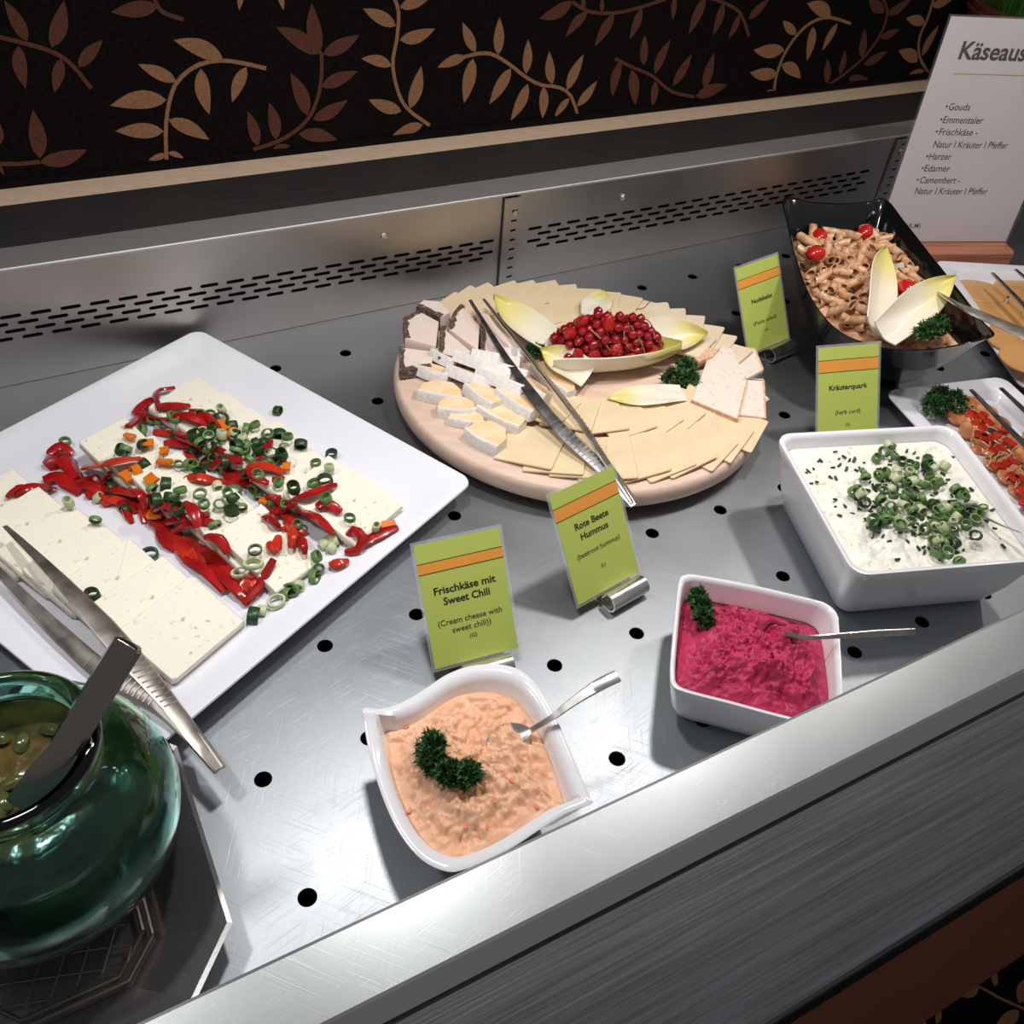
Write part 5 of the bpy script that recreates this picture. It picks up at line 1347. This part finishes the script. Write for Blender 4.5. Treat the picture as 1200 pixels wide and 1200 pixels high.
# contents
prof = [(.01, .0062), (.044, .0062), (.0555, .0095), (.0722, .025), (.0818, .0465), (.0842, .066), (.081, .0825), (.071, .0985), (.058, .106)]
prof2 = []
for r_, zz in prof: prof2.append((r_, zz))
NL = 96; rings = []
fine = [tuple(q) for q in smooth_path([Vector((a, b)) for a, b in prof2], 36)]
for r_, zz in fine + [(.045, .1075), (.03, .1068), (.015, .1075), (.002, .107)]:
    rings.append([Vector((r_ * cos(2 * pi * k / NL), r_ * sin(2 * pi * k / NL), zz)) * (1 - .10 * max(0, noise.noise(Vector((cos(2 * pi * k / NL) * 3.2, sin(2 * pi * k / NL) * 3.2, zz * 45)))) * (.02 < zz < .1) * (r_ > .05)) + Vector((0, 0, (.0025 * noise.noise(Vector((r_ * 90 * cos(2 * pi * k / NL), r_ * 90 * sin(2 * pi * k / NL), 3))) if r_ < .05 and zz > .09 else 0))) for k in range(NL)])
v, f = loft(rings); tag(make('pickled_greens', v, f, 'pickle_liquid', loc=(JX, JY, JB)), 'dark olive pickled greens in oil inside the glass jar', 'pickles', kind='stuff')
rn = random.Random(6)
for k in range(16):
    a = rn.uniform(0, 6.28); r0 = .036 * math.sqrt(rn.random()); c = Vector((JX + r0 * cos(a), JY + r0 * sin(a), JB + .1085 + rn.uniform(0, .002)))
    v, f = lathe([(.0005, -.006), (.003, -.005), (.0048, 0), (.003, .005), (.0005, .006)], 10)
    v = [Vector((p.x * 1.7, p.y, p.z * .55)) for p in v]
    tag(make('pickle_piece', v, f, 'pickle', mw=Matrix.Translation(c) @ Matrix.Rotation(rn.uniform(0, 6), 4, 'Z') @ Matrix.Rotation(rn.uniform(-.4, .4), 4, 'X')), 'small olive green pickle piece floating in the jar mouth', 'pickle', 'pickle pieces in the jar mouth')
kt_ = un(152, 752, .205); kb_ = Vector((JX + .004, JY - .028, JB + .112))
kn = thing('serving_knife', 'broad steel serving handle leaning out of the green jar', 'knife', kb_)
pth = [kt_, kt_ + (kb_ - kt_) * .12, kt_ + (kb_ - kt_) * .4, kt_ + (kb_ - kt_) * .62, kt_ + (kb_ - kt_) * .8, kb_]
nk = 40; wk = []; tk = []
for i_ in range(nk):
    u_ = i_ / (nk - 1); e_ = math.sqrt(max(0.0, 1 - (1 - min(1, u_ / .10)) ** 2)) if u_ < .10 else 1.0
    wk.append(max(.002, .0185 * e_)); tk.append(max(.0015, .0085 * e_ ** .7))
v, f = ribbon([p - kb_ for p in smooth_path(pth[:4], nk)], wk, tk, Vector((-.1, -.6, 1)).normalized()); make('handle', v, f, 'knife_steel', kn)
v, f = ribbon([p - kb_ for p in smooth_path(pth[3:], 12)], interp([.014, .024, .027], 12), .0022, Vector((-.1, -.6, 1)).normalized()); make('blade', v, f, 'knife_steel', kn)
